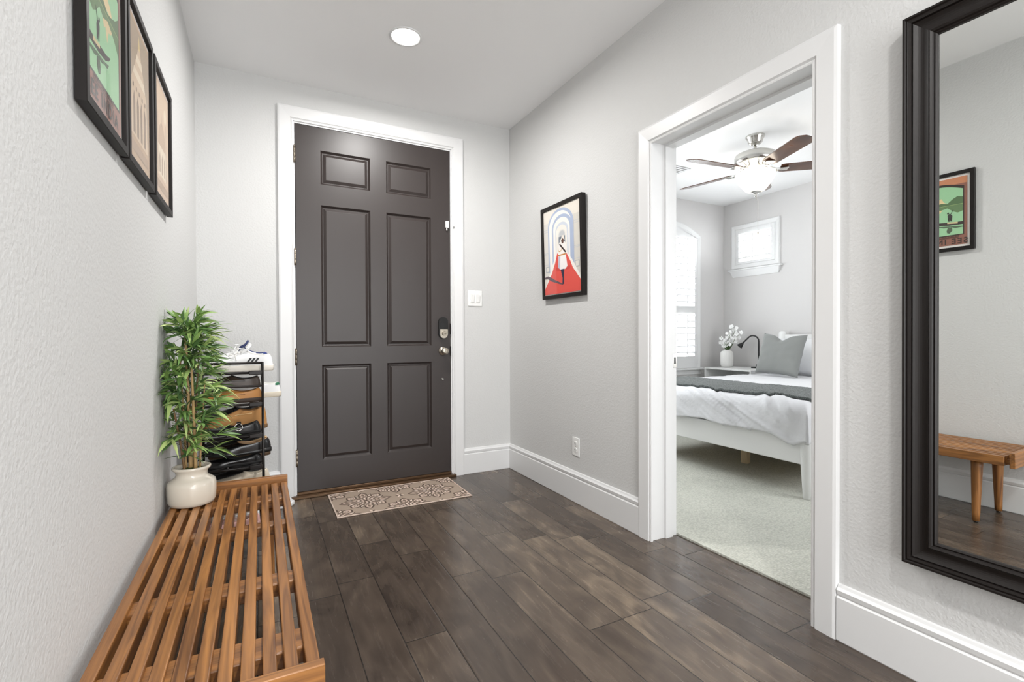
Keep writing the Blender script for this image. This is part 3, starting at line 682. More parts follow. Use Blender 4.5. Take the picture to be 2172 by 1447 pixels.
# ------------------------------------------------------------------ shoes
def footprint(L, W, n=36, toe=1.0, point=0):
    out = []
    for k in range(n):
        a = 2*pi*k/n; c, s_ = cos(a), sin(a)
        x = L/2+L/2*c*abs(c)**(-.12 if c > 0 else -.18) if abs(c) > 1e-6 else L/2
        t_ = x/L
        wd = W/2*(.70+.34*math.exp(-((t_-.70)/.22)**2))*(1-.05*math.exp(-((t_-.42)/.15)**2))
        if point and t_ > .6: wd *= 1-point*((t_-.6)/.4)**1.5
        out.append(Vector((x, wd*s_*abs(s_)**(-.15) if abs(s_) > 1e-6 else 0, 0)))
    return out
def shoe(name, label, L=.28, W=.098, sole_h=.022, sole='white', upper='white', lining='grey', heel_h=.070, throat_h=.085, open_to=.42, toe_h=.045, laces=None, tongue=None, extras=(), point=0, heel=0, group=None, cat='shoe'):
    """toe towards +X, heel at the origin, resting on z=0"""
    t = thing(name, label, cat, (0, 0, 0), group=group, local=True)
    n = 36; Fp = footprint(L, W, n, point=point)
    def SM(c, r=.6): return pm(c, r)
    b = MB()
    prof = [(0, .94), (.15, 1.0), (.85, 1.0), (1, .97)]
    lift = lambda x: heel*max(0, min(1, (1-(x/L)*2.2)))*1.0
    def sole_ring(zf, sc):
        c = Vector((L/2, 0, 0)); return [Vector((c.x+(p.x-c.x)*(1+(sc-1)*.5), p.y*sc, zf*sole_h+(.004*max(0, (p.x/L-.85)/.15)**2) + (lift(p.x) if zf > .4 else 0))) for p in Fp]
    b.rings([sole_ring(z, s_) for z, s_ in prof]); b.build('sole', t, SM(*sole))
    ox0, ox1 = .020*L/.28, open_to*L; oc = (ox0+ox1)/2; orx = (ox1-ox0)/2; ow = W*.30
    def col(k, s_):
        a = 2*pi*k/n; p = Fp[k]; O = Vector((oc+orx*cos(a), ow*sin(a)*(.85 if cos(a) > 0 else 1), 0))
        f = (cos(a)+1)/2
        hz = heel_h+(throat_h-heel_h)*f - .014*sin(a)**2
        h0 = sole_h+lift(p.x)
        q = (p*.975 + Vector((.003, 0, 0))).lerp(O, s_**1.15)
        front = max(0, cos(a))
        g = sin(pi/2*s_)**(.72) if front < .2 else (toe_h/hz*(1-(1-min(1, s_*3.2))**2)*(1-s_)+s_**1.0*(.35+.65*s_)+0*s_)
        g = min(1, g if front < .2 else g*(front)+(1-front)*sin(pi/2*s_)**.72)
        if s_ >= .999: g = 1
        bulge = 1+.05*sin(pi*s_)
        q.y *= bulge
        return Vector((q.x, q.y, h0*.9+(hz-h0*.9)*g))
    b = MB(); rs = [[col(k, j/10) for k in range(n)] for j in range(11)]
    b.rings(rs, True, False, False); b.build('upper', t, SM(*upper))
    # lining: goes over the collar and down inside
    b = MB(); r0 = rs[-1]; c = Vector((oc, 0, 0))
    inn = lambda sc, z, f: [Vector((c.x+(p.x-c.x)*sc, p.y*sc, p.z*f+z)) for p in r0]
    b.rings([inn(1.03, -.002, 1), inn(1.02, .002, 1), inn(.95, .0025, 1), inn(.90, -.002, 1), inn(.88, -.012, .8), inn(.95, 0, .45)], True, False, True); b.build('lining', t, SM(*lining))
    if tongue:
        b = MB(); xs = [ox1+.06*L*1.2, ox1+.01, ox1-.010, ox1-.024]; zs_ = [throat_h*.90, throat_h*1.02, throat_h+.014, throat_h+.036]
        a = [[(x, y*.024, z-.006*abs(y)) for y in (-1, -.5, 0, .5, 1)] for x, z in zip(xs, zs_)]
        bb = [[(x-.004, y, z-.006) for x, y, z in r] for r in a]
        b.rings([p+q[::-1] for p, q in zip(a, bb)], True); b.build('tongue', t, SM(*tongue))
    if laces:
        b = MB()
        for j in range(5):
            s_ = .97-.085*j; a_, c_ = col(4, s_), col(n-4, s_); m_ = col(0, s_)
            p0, p1 = Vector((a_.x, a_.y*.75, a_.z+.002)), Vector((c_.x, c_.y*.75, c_.z+.002)); mid = Vector((m_.x, 0, m_.z+.005))
            b.tube([p0, p0.lerp(mid, .6)+Vector((0, 0, .002)), mid, p1.lerp(mid, .6)+Vector((0, 0, .002)), p1], .0022, 6)
        tp = col(0, .97)+Vector((0, 0, .010))
        for s1 in (-1, 1):   # bow loops and hanging ends
            b.tube([tp+Vector((.045*sin(u)*(.4)+.02*u/3, s1*(.010+.030*sin(u)), .018*sin(u*.5)-.006*u)) for u in [0, .5, 1, 1.6, 2.2, 2.8, 3.1]], .002, 6)
            b.tube([tp, tp+Vector((.02, s1*.03, .004)), tp+Vector((.035, s1*.052, -.03)), tp+Vector((.03, s1*.058, -.055))], .002, 6)
        b.build('laces', t, SM(*laces))
    for ex in extras:
        if ex[0] == 'stripes':
            for sgn in (-1, 1):
                for j in range(3):
                    b = MB(); x = L*(.27+.055*j)
                    pts = []
                    for (dx, f) in ((0, .15), (.010, .15), (-.008, .78), (-.018, .78)):
                        xx = x+dx; k0 = min(range(n), key=lambda k: abs(Fp[k].x-xx)+(0 if Fp[k].y*sgn > 0 else 9)); q = col(k0, f*.62); q.x = xx; q.y += sgn*.0022; pts.append(q)
                    b.prism(pts, (0, sgn*.001, 0)); b.build('side_stripe', t, SM(*ex[1]))
        if ex[0] == 'heeltab':
            b = MB(); rs2 = []
            for s_ in (.45, .6, .75, .9, 1.0):
                rs2.append([col(k % n, s_)+Vector((0, 0, .0)) for k in range(n//2-4, n//2+5)])
            rs2 = [[Vector((q.x-.0025 if abs(q.y) < .02 else q.x-.001, q.y*1.05, q.z+.001)) for q in r] for r in rs2]
            b.rings(rs2, False, False, False); b.build('heel_tab', t, SM(*ex[1]))
        if ex[0] == 'buckle':
            bxp = .37*L; kp = min(range(n), key=lambda k: abs(Fp[k].x-bxp)+(0 if Fp[k].y > 0 else 9))
            a_ = col(kp, .55); ys = [a_.y*(1-2*j/8) for j in range(9)]
            b = MB(); b.rings([[Vector((bxp+dx, y*1.04, a_.z+.020*(1-(y/a_.y)**2)+dz)) for dx, dz in ((-.009, .002), (.009, .002), (.009, .005), (-.009, .005))] for y in ys]); b.build('strap', t, SM(*upper))
            b = MB(); q = Vector((bxp, a_.y*1.02+.004, a_.z+.004)); b.tube([q+Vector((.016*cos(u), .002-.006*sin(u), .016*sin(u))) for u in [2*pi*j/18*.92 for j in range(19)]], .0022, 8); b.build('buckle', t, 'chrome')
        if ex[0] == 'seam':
            b = MB(); b.tube([col(k % n, ex[2])+Vector((0, 0, .0015)) for k in range(-11, 12)], .0013, 5); b.build('welt_seam', t, SM(*ex[1]))
        if ex[0] == 'ribs':
            b = MB()
            for j in range(14):
                s_ = .25; kk = -9+j*18/13
                k_ = int(round(kk)) % n; b.tube([col(k_, .08)+Vector((0, 0, .002)), col(k_, .18)+Vector((0, 0, .002)), col(k_, .3)+Vector((0, 0, .002))], .0022, 5)
            b.build('stitched_ribs', t, SM(*ex[1]))
    return t
WH, LG, BK, DK, TN = ((236, 236, 236), .55), ((206, 204, 200), .7), ((16, 15, 16), .22), ((20, 18, 18), .8), ((190, 134, 72), .7)
def put(t, x, y, z, rz=pi, ry=0, rx=0, label=None):
    t.location = (x, y, z); t.rotation_euler = (rx, ry, rz)
    return t
def T(k): return TZ[k]+.0055
# top tier
s1 = put(shoe('sneaker', 'white sneaker with three black side stripes, nearest on the top tier of the shoe rack', sole=((226, 220, 210), .6), upper=WH, lining=LG, laces=((232, 230, 226), .7), tongue=((232, 232, 232), .7), heel_h=.082, throat_h=.100, sole_h=.030, W=.104, L=.295, extras=(('stripes', ((24, 24, 26), .5)),)), .060, 2.685, T(0))
s2 = put(shoe('sneaker', 'white sneaker with navy blue tongue and collar on the top tier, behind the striped one', sole=((228, 222, 212), .6), upper=WH, lining=((36, 52, 104), .8), laces=((236, 236, 236), .7), tongue=((34, 46, 92), .7), heel_h=.086, throat_h=.118, sole_h=.034, W=.104, L=.295, extras=(('heeltab', ((44, 62, 122), .7)),)), .045, 2.810, T(0), pi+.05)
s3 = put(shoe('sneaker', 'white sneaker with a pale pink heel on the top tier, farthest of the three there', sole=((230, 226, 220), .6), upper=WH, lining=((206, 196, 196), .8), laces=((236, 236, 236), .7), tongue=WH, heel_h=.084, throat_h=.100, sole_h=.030, L=.28, extras=(('heeltab', ((224, 186, 188), .7)),)), .045, 2.935, T(0))
# second tier
put(shoe('boat_shoe', 'tan leather boat shoe at the near end of the second rack tier', sole=((54, 40, 30), .6), upper=((184, 126, 62), .45), lining=((150, 104, 56), .7), heel_h=.066, throat_h=.064, toe_h=.040, open_to=.50, extras=(('seam', ((120, 78, 40), .6), .3),)), .012, 2.690, T(1))
put(shoe('leather_shoe', 'dark brown leather shoe lying on top of the tan boat shoe', sole=((36, 28, 24), .5), upper=((66, 54, 46), .35), lining=DK, heel_h=.056, throat_h=.058, toe_h=.036, open_to=.50, W=.09, L=.26, sole_h=.012, extras=(('seam', ((28, 22, 20), .5), .35),)), .004, 2.705, T(1)+.068, pi, R(-2))
put(shoe('sneaker', 'white sneaker with a green heel tab sticking out of the second rack tier', sole=((214, 204, 186), .7), upper=WH, lining=((220, 220, 214), .8), laces=((238, 238, 238), .7), tongue=WH, heel_h=.076, throat_h=.094, sole_h=.028, L=.285, extras=(('heeltab', ((40, 104, 74), .6)),)), .100, 2.860, T(1))
# third tier
put(shoe('flat_shoe', 'black leather flat with a silver buckle on the third rack tier', sole=DK, upper=BK, lining=DK, heel_h=.055, throat_h=.042, toe_h=.028, open_to=.55, sole_h=.012, W=.088, L=.265, point=.55, extras=(('buckle', None, 33),)), .004, 2.690, T(2))
put(shoe('ankle_shoe', 'tan suede ankle shoe behind the buckled black flat on the third tier', sole=((120, 88, 54), .7), upper=((176, 128, 76), .85), lining=((120, 86, 50), .9), heel_h=.115, throat_h=.105, toe_h=.05, open_to=.45, extras=(('seam', ((226, 200, 150), .7), .5),)), .032, 2.800, T(2))
put(shoe('flat_shoe', 'black low shoe farther along the third rack tier, behind the tan suede one', sole=DK, upper=((30, 27, 26), .4), lining=((120, 110, 96), .9), heel_h=.06, throat_h=.055, toe_h=.036, open_to=.5, sole_h=.016), .02, 2.925, T(2))
# fourth tier
put(shoe('flat_shoe', 'glossy black flat under the loafer on the fourth rack tier', sole=DK, upper=BK, lining=DK, heel_h=.044, throat_h=.040, toe_h=.03, open_to=.56, sole_h=.012, W=.094), .010, 2.690, T(3))
put(shoe('loafer', 'black leather loafer with square heel sticking out of the fourth rack tier', sole=((14, 13, 13), .4), upper=BK, lining=((150, 120, 88), .7), heel_h=.070, throat_h=.060, toe_h=.038, open_to=.52, sole_h=.012, heel=.010, L=.285), .048, 2.705, T(3)+.046)
put(shoe('loafer', 'tan lined loafer behind the black loafer on the fourth rack tier', sole=((80, 60, 40), .6), upper=((186, 146, 96), .7), lining=((206, 176, 130), .8), heel_h=.098, throat_h=.080, toe_h=.045, open_to=.5), .045, 2.840, T(3))
# fifth tier
q1 = put(shoe('slipper', 'beige slipper with stitched ribs, nearest on the fifth rack tier', sole=((206, 194, 172), .8), upper=((186, 174, 152), .95), lining=((222, 212, 192), 1.0), heel_h=.058, throat_h=.062, toe_h=.045, open_to=.5, sole_h=.020, extras=(('ribs', ((220, 208, 184), .9)),)), .000, 2.690, T(4))
put(shoe('slipper', 'pale knit slipper behind the ribbed beige one, heel over the rack edge', sole=((226, 220, 208), .8), upper=((206, 194, 176), .95), lining=((226, 216, 198), 1.0), heel_h=.085, throat_h=.080, toe_h=.045, open_to=.45, sole_h=.022), .045, 2.815, T(4))
# dark shoes crowded at the far end of the middle tiers
proto = shoe('leather_shoe', 'dark leather shoe at the far end of a middle rack tier, mostly hidden', sole=DK, upper=((28, 25, 24), .4), lining=DK, heel_h=.075, throat_h=.070, toe_h=.045, open_to=.48, sole_h=.016, group='dark shoes at the back of the rack')
first = True
for k, ys_ in ((1, (2.98, 3.10, 3.20)), (2, (3.04, 3.16)), (3, (2.955, 3.065, 3.175)), (4, (2.94, 3.05, 3.16))):
    for y_ in ys_:
        q_ = proto if first else dup(proto, (0, 0, 0)); first = False
        put(q_, .002, y_, T(k))
# sixth tier and floor
put(shoe('sneaker', 'off-white sneaker on the lowest tier of the shoe rack', sole=WH, upper=((214, 206, 194), .8), lining=LG, laces=WH, tongue=WH, heel_h=.07, throat_h=.085, sole_h=.026), .01, 2.820, T(5))
put(shoe('sandal', 'pink flat slipper on the lowest rack tier, seen through the bench slats', sole=((214, 170, 160), .6), upper=((226, 176, 168), .6), lining=((236, 206, 196), .7), heel_h=.05, throat_h=.046, toe_h=.03, open_to=.55, sole_h=.014, L=.25), .0, 2.690, T(5))
put(shoe('sneaker', 'white sneaker on the floor between the bench end and the front door casing', sole=WH, upper=((224, 224, 226), .5), lining=LG, laces=WH, tongue=WH, heel_h=.07, throat_h=.085, toe_h=.05, sole_h=.026, L=.29), -.105, 3.315, .0, 0)
# ------------------------------------------------------------------ doormat
DM = ((.386, 2.937), (1.233, 3.440))
dmt = thing('doormat', 'beige and brown medallion patterned doormat in front of the front door', 'doormat', (.81, 3.15, 0))
mx0, my0, mx1, my1 = .388, 2.937, 1.232, 3.394
b = MB(); b.box((mx0, my0, 0), (mx1, my1, .0060), .002); b.build('mat_base', dmt, pm((168, 150, 134), .95))
b = MB(); b.sweep([(mx0+.008, my0+.008, .006), (mx0+.008, my1-.008, .006), (mx1-.008, my1-.008, .006), (mx1-.008, my0+.008, .006)], (0, 0, 1), [(0, 0), (.001, .0016), (.007, .0016), (.008, 0), (.008, -.004)], closed=True, flip=-1); b.build('edge_binding', dmt, pm((208, 188, 174), .9))
b = MB(); lay = [0]
dk, md, cr, wh = (92, 76, 66), (122, 104, 92), (206, 184, 168), (232, 214, 200)
def petal(cx, cy, a, r0, r1, wd, c, tip=1.0):
    pts = []
    for k in range(13):
        t_ = k/12; pts.append((r0+(r1-r0)*t_, wd*sin(pi*t_**tip)))
    for k in range(11, 0, -1): t_ = k/12; pts.append((r0+(r1-r0)*t_, -wd*sin(pi*t_**tip)))
    b.use(pm(c, .95)); z = .0062+.00002*lay[0]
    b.poly([(cx+u*cos(a)-v*sin(a), cy+u*sin(a)+v*cos(a), z) for u, v in pts])
def disc(cx, cy, r, c, n=16): b.use(pm(c, .95)); b.poly([(cx+r*cos(2*pi*k/n), cy+r*sin(2*pi*k/n), .0062+.00002*lay[0]) for k in range(n)])
def medallion(cx, cy, s_=1.0):
    L_ = lambda: lay.__setitem__(0, lay[0]+1)
    lay[0] = 0
    def ring(nn, off, r0, r1, wd, c, tip=1.0):
        L_()
        for k in range(nn): petal(cx, cy, off+2*pi*k/nn, r0*s_, r1*s_, wd*s_, c, tip)
    ring(4, pi/4, .07, .150, .036, dk); ring(4, pi/4, .078, .138, .026, cr); ring(4, pi/4, .088, .122, .014, md); ring(4, pi/4, .096, .114, .008, wh)
    ring(4, 0, .07, .165, .030, dk); ring(4, 0, .075, .150, .020, cr); ring(4, 0, .09, .135, .010, md)
    ring(8, pi/8, .065, .135, .013, dk); ring(8, pi/8, .08, .122, .007, wh)
    ring(16, 0, .04, .092, .010, md); ring(16, pi/16, .05, .085, .006, cr)
    L_(); disc(cx, cy, .062*s_, md, 24); ring(12, 0, .035, .060, .0075, wh); ring(12, pi/12, .030, .052, .006, dk); ring(8, 0, .004, .036, .008, cr); ring(6, 0, .0, .026, .005, dk)
mc = (mx0+mx1)/2; my = (my0+my1)/2
for cx, cy in ((mx0+.205, my), (mx1-.205, my), (mc, my1), (mc, my0), (mx0-.01, my1), (mx0-.01, my0), (mx1+.01, my1), (mx1+.01, my0)): medallion(cx, cy)
lay[0] = 0
for cx, cy in ((mc, my), (mx0+.205, my0+.01), (mx1-.205, my1-.01), (mx0+.205, my1-.01), (mx1-.205, my0+.01)):
    for k in range(6): petal(cx, cy, 2*pi*k/6, .003, .030, .006, dk if k % 2 else wh)
for co, no in (((mx0+.008, 0, 0), (-1, 0, 0)), ((mx1-.008, 0, 0), (1, 0, 0)), ((0, my0+.008, 0), (0, -1, 0)), ((0, my1-.008, 0), (0, 1, 0))):
    bmesh.ops.bisect_plane(b.bm, geom=b.bm.verts[:]+b.bm.edges[:]+b.bm.faces[:], plane_co=co, plane_no=no, clear_outer=True)
b.build('woven_pattern', dmt, weld=False)

# ------------------------------------------------------------------ bedroom windows with shutters
def louvre_panel(root, x0, x1, z0, z1, bands, rod=True, arch=None, th=.028, y=-.02, ang=35, pitch=.078, lw=.086):
    """one shutter leaf in local coords: stiles, rails and tilted louvres"""
    b = MB(); st = .045
    b.box((x0, y-th/2, z0), (x0+st, y+th/2, z1), .002); b.box((x1-st, y-th/2, z0), (x1, y+th/2, z1), .002)
    zz = [z0]+[v for q in bands for v in q]+[z1]
    for a, c in zip(zz[::2], zz[1::2]):
        if arch and c == z1: continue
        b.box((x0+st, y-th/2, a), (x1-st, y+th/2, c), .001)
    if arch:
        k = 8; xs = [x0+(x1-x0)*i/k for i in range(k+1)]
        b.prism([(x0, y-th/2, bands[-1][1])]+[(x1, y-th/2, bands[-1][1])]+[(xx, y-th/2, arch(xx)) for xx in xs[::-1]], (0, th, 0))
    leafo = sub(b.build('shutter_leaf', root, 'trim', weld=False))
    b = MB()
    for a, c in bands:
        nn = max(1, round((c-a)/pitch)); p = (c-a)/nn
        for j in range(nn):
            z = a+p*(j+.5); m = Matrix.Translation((0, y, z)) @ Matrix.Rotation(R(ang), 4, 'X')
            b.box((x0+st+.002, -lw/2, -.005), (x1-st-.002, lw/2, .005), .003, m)
    b.build('louvres', leafo, 'trim', weld=False)
    if rod:
        b = MB()
        for a, c in bands: b.box(((x0+x1)/2-.006, y-.052, a+.02), ((x0+x1)/2+.006, y-.042, c-.02), .002)
        b.build('tilt_rod', leafo, 'trim', weld=False)
def window_arch():
    root = thing('window_1', '', '', (0, BY, 0), local=True); del root['label']; del root['category']; root['kind'] = 'structure'
    # casing following the arch
    k = 14; hw = AHW
    path = [(AXC-hw, 0, AZ0-.02)]+[(AXC-hw+2*hw*i/k, 0, arch_z(AXC-hw+2*hw*i/k)) for i in range(k+1)]+[(AXC+hw, 0, AZ0-.02)]
    b = MB(); b.sweep(path, (0, -1, 0), [(-.02, -.05), (-.02, .012), (-.012, .016), (.026, .022), (.034, .018), (.036, 0), (0, 0), (0, -.05)]); b.build('window_frame', root, 'trim', weld=False)
    b = MB(); b.box((AXC-hw-.06, -.06, AZ0-.040), (AXC+hw+.06, .06, AZ0-.018), .004).box((AXC-hw-.04, -.02, AZ0-.10), (AXC+hw+.04, 0, AZ0-.04), .004); b.build('window_sill', root, 'trim', weld=False)
    az = lambda x: arch_z(x)-.024
    for a, c in ((AXC-hw+.022, AXC-.001), (AXC+.001, AXC+hw-.022)):
        louvre_panel(root, a, c, AZ0-.016, AZ1-.02, [(.800, 1.325), (1.41, 2.245)], arch=az, y=-.004, pitch=.078, ang=-22)
    b = MB(); b.poly([(AXC-hw, .10, AZ0), (AXC+hw, .10, AZ0)]+[(xx, .10, arch_z(xx)) for xx in AXS[::-1]]); b.build('window_pane', root, 'winglass')
    b = MB(); b.box((AXC-.02, .085, AZ0), (AXC+.02, .115, AAP-.002)).box((AXC-hw, .085, 1.45), (AXC+hw, .115, 1.49)); b.build('window_sash', root, 'trim', weld=False)
window_arch()
def window_small():
    cy, cz = (SY0+SY1)/2, (SZ0+SZ1)/2; w2, h2 = (SY1-SY0)/2, (SZ1-SZ0)/2
    root = thing('window_2', '', '', (BX, cy, cz), (0, 0, -pi/2), local=True); del root['label']; del root['category']; root['kind'] = 'structure'
    b = MB(); b.sweep([(-w2, 0, -h2), (-w2, 0, h2), (w2, 0, h2), (w2, 0, -h2)], (0, -1, 0), [(-.02, -.05), (-.02, .012), (-.012, .016), (.026, .022), (.034, .018), (.038, 0), (0, 0), (0, -.05)], closed=True); b.build('window_frame', root, 'trim', weld=False)
    b = MB(); b.box((-w2-.07, -.05, -h2-.058), (w2+.07, 0, -h2-.040), .004); b.build('window_sill', root, 'trim')
    b = MB(); zt, zb = -h2-.058, -h2-.135
    b.rings([[(-w2-.045, 0, zt), (-w2-.045, -.040, zt), (w2+.045, -.040, zt), (w2+.045, 0, zt)], [(-w2-.02, 0, zb), (-w2-.02, -.012, zb), (w2+.02, -.012, zb), (w2+.02, 0, zb)]], smooth=False); b.build('window_apron', root, 'trim')
    louvre_panel(root, -w2+.022, w2-.022, -h2+.022, h2-.022, [(-.185, .158)], y=-.004, pitch=.069, ang=-22, lw=.074)
    b = MB(); b.poly([(-w2, .10, -h2), (w2, .10, -h2), (w2, .10, h2), (-w2, .10, h2)]); b.build('window_pane', root, 'winglass')
window_small()

# ------------------------------------------------------------------ ceiling fan
FX, FY = 3.644, 2.625
fn = thing('ceiling_fan', 'five-blade brushed steel ceiling fan with a lit frosted bowl in the bedroom', 'ceiling fan', (FX, FY, 2.25))
b = MB(); b.lathe([(.074, 0), (.074, -.010), (.068, -.020), (.060, -.030), (.055, -.052), (.044, -.066), (.030, -.072), (.012, -.074)], (FX, FY, H), 36, cap0=False); b.build('canopy', fn, 'chrome')
b = MB(); b.tube([(FX, FY, H-.07), (FX, FY, 2.555)], .011, 14).lathe([(.014, .012), (.022, .004), (.024, -.010), (.020, -.022)], (FX, FY, 2.575), 20); b.build('downrod', fn, 'chrome', weld=False)
b = MB(); b.lathe([(.02, .120), (.07, .118), (.130, .106), (.152, .094), (.158, .080), (.158, .034), (.150, .024), (.120, .012), (.090, .004), (.085, -.010), (.060, -.022), (.050, -.030), (.048, -.060), (.053, -.072), (.030, -.074)], (FX, FY, 2.450), 48); hs = b.build('motor_housing', fn, 'chrome')
b = MB()
for k in range(32):
    a = 2*pi*k/32; c, s_ = cos(a), sin(a); b.box((.098, -.003, 0), (.135, .003, .004), 0, Matrix.Translation((FX, FY, 2.459)) @ Matrix.Rotation(a, 4, 'Z') @ Matrix.Rotation(-.22, 4, 'Y'))
b.build('motor_vent', fn, 'black', weld=False)
for k in range(5):
    a = R(29+72*k)
    m = Matrix.Translation((FX, FY, 2.418)) @ Matrix.Rotation(a, 4, 'Z')
    b = MB(); br = []
    arm = [(.060, .030), (.095, .022), (.120, .000), (.150, -.010), (.185, -.006), (.205, -.004)]
    for sgn in (-1, 1):
        b.tube([m @ Vector((x, sgn*(.010+.028*sin(pi*min(1, max(0, (x-.08)/.12)))), z)) for x, z in arm], .0062, 8)
    b.box((.170, -.034, -.009), (.245, .034, -.003), .003, m); b.ball(m @ Vector((.15, 0, -.006)), .016, (1, 1, .5), 6)
    b.build('blade_bracket', fn, 'chrome', weld=False)
    mb = m @ Matrix.Rotation(R(-12), 4, 'X')
    pts_ = [(.185, -.050), (.22, -.058), (.61, -.067), (.650, -.058), (.683, -.024), (.683, .024), (.650, .058), (.61, .067), (.22, .058), (.185, .050)]
    b = MB(); b.prism([(x, y, 0) for x, y in pts_], (0, 0, .006))
    for v in b.bm.verts: v.co = mb @ v.co
    b.build('blade', fn, 'walnut')
b = MB(); b.lathe([(.136, .0), (.150, -.004), (.154, -.014), (.150, -.034), (.128, -.075), (.098, -.115), (.072, -.145), (.050, -.158), (.030, -.162)], (FX, FY, 2.396), 48, cap0=False, cap1=False); b.build('light_bowl', fn, 'bowl')
b = MB(); b.lathe([(.052, .004), (.050, -.004), (.036, -.014), (.016, -.020), (.008, -.026), (.010, -.034), (.007, -.044), (.003, -.048)], (FX, FY, 2.245), 24); b.build('finial', fn, 'chrome')
b = MB(); cx_, cy_ = FX+.035, FY+.012
b.tube([(cx_, cy_, 2.40), (cx_+.018, cy_, 2.24), (cx_+.018, cy_, 1.92)], .0012, 5).ball((cx_+.018, cy_, 1.905), .010, (.7, .7, 1.4), 6).tube([(FX-.01, FY-.02, 2.24), (FX-.01, FY-.02, 2.165)], .0011, 5); b.build('pull_chain', fn, 'nickel', weld=False)
add_light('fan_lamp', 'POINT', (FX, FY, 2.335), FAN_POWER, (1, .93, .84), radius=.045)

# bedroom ceiling vent
t = thing('ceiling_vent', 'white slatted air vent in the bedroom ceiling left of the fan', 'vent', (3.60, 3.55, H))
b = MB(); b.box((3.42, 3.42, H-.008), (3.78, 3.70, H-.0005), .003); b.build('vent_frame', t, 'vent')
for k in range(7):
    b = MB(); y = 3.455+.035*k; b.box((3.45, y-.012, -.0015), (3.75, y+.012, .0015), 0, Matrix.Translation((0, 0, H-.012)) @ Matrix.Translation((0, y, 0)) @ Matrix.Rotation(.12, 4, 'X') @ Matrix.Translation((0, -y, 0))); b.build('vent_slat', t, 'vent')

# ------------------------------------------------------------------ bed
BX0, BX1, BY0, BY1 = 3.060, 5.215, 1.850, 3.400
CP = .010
bd = thing('bed_frame', 'white painted wooden bed frame with round tapered legs', 'bed', (4.1, 2.62, CP))
b = MB(); b.box((BX0, BY0+.03, .225), (BX0+.030, BY1-.03, .400), .006); b.build('footboard', bd, 'whitepaint')
for y in (BY0, BY1):
    b = MB(); b.box((BX0+.04, y-.012, .235), (BX1-.03, y+.012, .390), .004); b.build('side_rail', bd, 'whitepaint')
for y in (BY0, BY1):
    b = MB(); b.lathe([(.019, CP), (.0215, CP+.004), (.030, .14), (.036, .24), (.038, .34), (.037, .41), (.030, .418), (.012, .420)], (BX0+.016, y, 0), 28); lg = b.build('leg', bd, 'whitepaint')
    for z in (.345, .285): b = MB(); b.lathe([(.009, 0), (.009, -.002)], (BX0+.016-.0375, y, z), 12, axis='x'); b.build('bolt_cap', bd, 'whitepaint')
    b = MB(); b.lathe([(.019, CP), (.030, .14), (.038, .26), (.039, 1.06), (.036, 1.080), (.025, 1.095), (.008, 1.10)], (BX1-.02, y, 0), 28); b.build('headboard_post', bd, 'whitepaint')
b = MB(); b.box((BX1-.034, BY0, .55), (BX1-.010, BY1, 1.060), .006); b.build('headboard', bd, 'whitepaint')
b = MB(); b.box((3.49, 2.585, CP), (3.535, 2.64, .24), .003); b.build('support_leg', bd, 'pine', label='bare pine centre support leg')
b = MB(); b.box((BX0+.04, 2.59, .23), (BX1-.04, 2.635, .28)); b.box((BX0+.05, BY0+.02, .28), (BX1-.05, BY1-.02, .295)); b.build('slat_base', bd, 'pine', weld=False)
b = MB(); b.box((BX0+.035, BY0+.015, .297), (BX1-.045, BY1-.015, .585), .05, seg=4); tag(b.build('mattress', m='sheet'), 'white mattress under the duvet on the bed', 'mattress')
# draped bedding: cloth coordinates (s across the foot, t across the near side)
ZT = .632
def drape(s_, t_, ztop=ZT, r=.085, out=.0, far=False):
    """s_: distance past the foot edge, t_: distance past the near side edge (negative = on top)"""
    def bend(d):
        if d <= 0: return d, 0
        if d < r*pi/2: a = d/r; return r*sin(a), r*(1-cos(a))
        return r+.05*(d-r*pi/2), r+(d-r*pi/2)
    xs_, zs1 = bend(s_); ys_, zs2 = bend(t_)
    dz = max(zs1, zs2)+.25*min(zs1, zs2)
    return Vector((BX0+.055-xs_-out*(1 if s_ > 0 else 0), BY0+.055-ys_-out*(1 if t_ > 0 else 0), ztop-dz))
def cloth(name, s0, s1, t0, t1, ns, nt, amp, m, label, cat, ztop=ZT, thick=.02, fn=None, lift=0, edge=None):
    rows = []
    for i in range(ns+1):
        row = []
        for j in range(nt+1):
            fs, ft = i/ns, j/nt
            s_ = s0+(s1-s0)*fs; t_ = t0+(t1-t0)*ft
            if edge: s_, t_ = edge(s_, t_, fs, ft)
            row.append((drape(s_, t_, ztop), s_, t_))
        rows.append(row)
    P = [[q[0].copy() for q in r] for r in rows]
    out = [[None]*(nt+1) for _ in range(ns+1)]
    for i in range(ns+1):
        for j in range(nt+1):
            a = P[min(i+1, ns)][j]-P[max(i-1, 0)][j]; c = P[i][min(j+1, nt)]-P[i][max(j-1, 0)]
            nn = a.cross(c).normalized()
            if nn.z < 0 or (abs(nn.z) < .05 and nn.x > 0 and rows[i][j][1] > 0): nn = -nn
            out[i][j] = P[i][j]+nn*(fn(rows[i][j][1], rows[i][j][2], amp)+lift)
    b = MB(); vs = [[b.V(q) for q in r] for r in out]
    for i in range(ns):
        for j in range(nt):
            if min(rows[i][j][1], rows[i][j][2]) > .105: continue      # cloth corner is rounded off
            b.face((vs[i][j], vs[i+1][j], vs[i+1][j+1], vs[i][j+1]), True)
    bmesh.ops.delete(b.bm, geom=[v for v in b.bm.verts if not v.link_faces], context='VERTS')
    o = b.build(name, m=m, weld=False); tag(o, label, cat)
    md_ = o.modifiers.new('thick', 'SOLIDIFY'); md_.thickness = thick; md_.offset = -1
    # make sure the normals point up/outwards
    up_ = sum(p.normal.z*p.area for p in o.data.polygons)
    if up_ < 0: o.data.flip_normals()
    return o
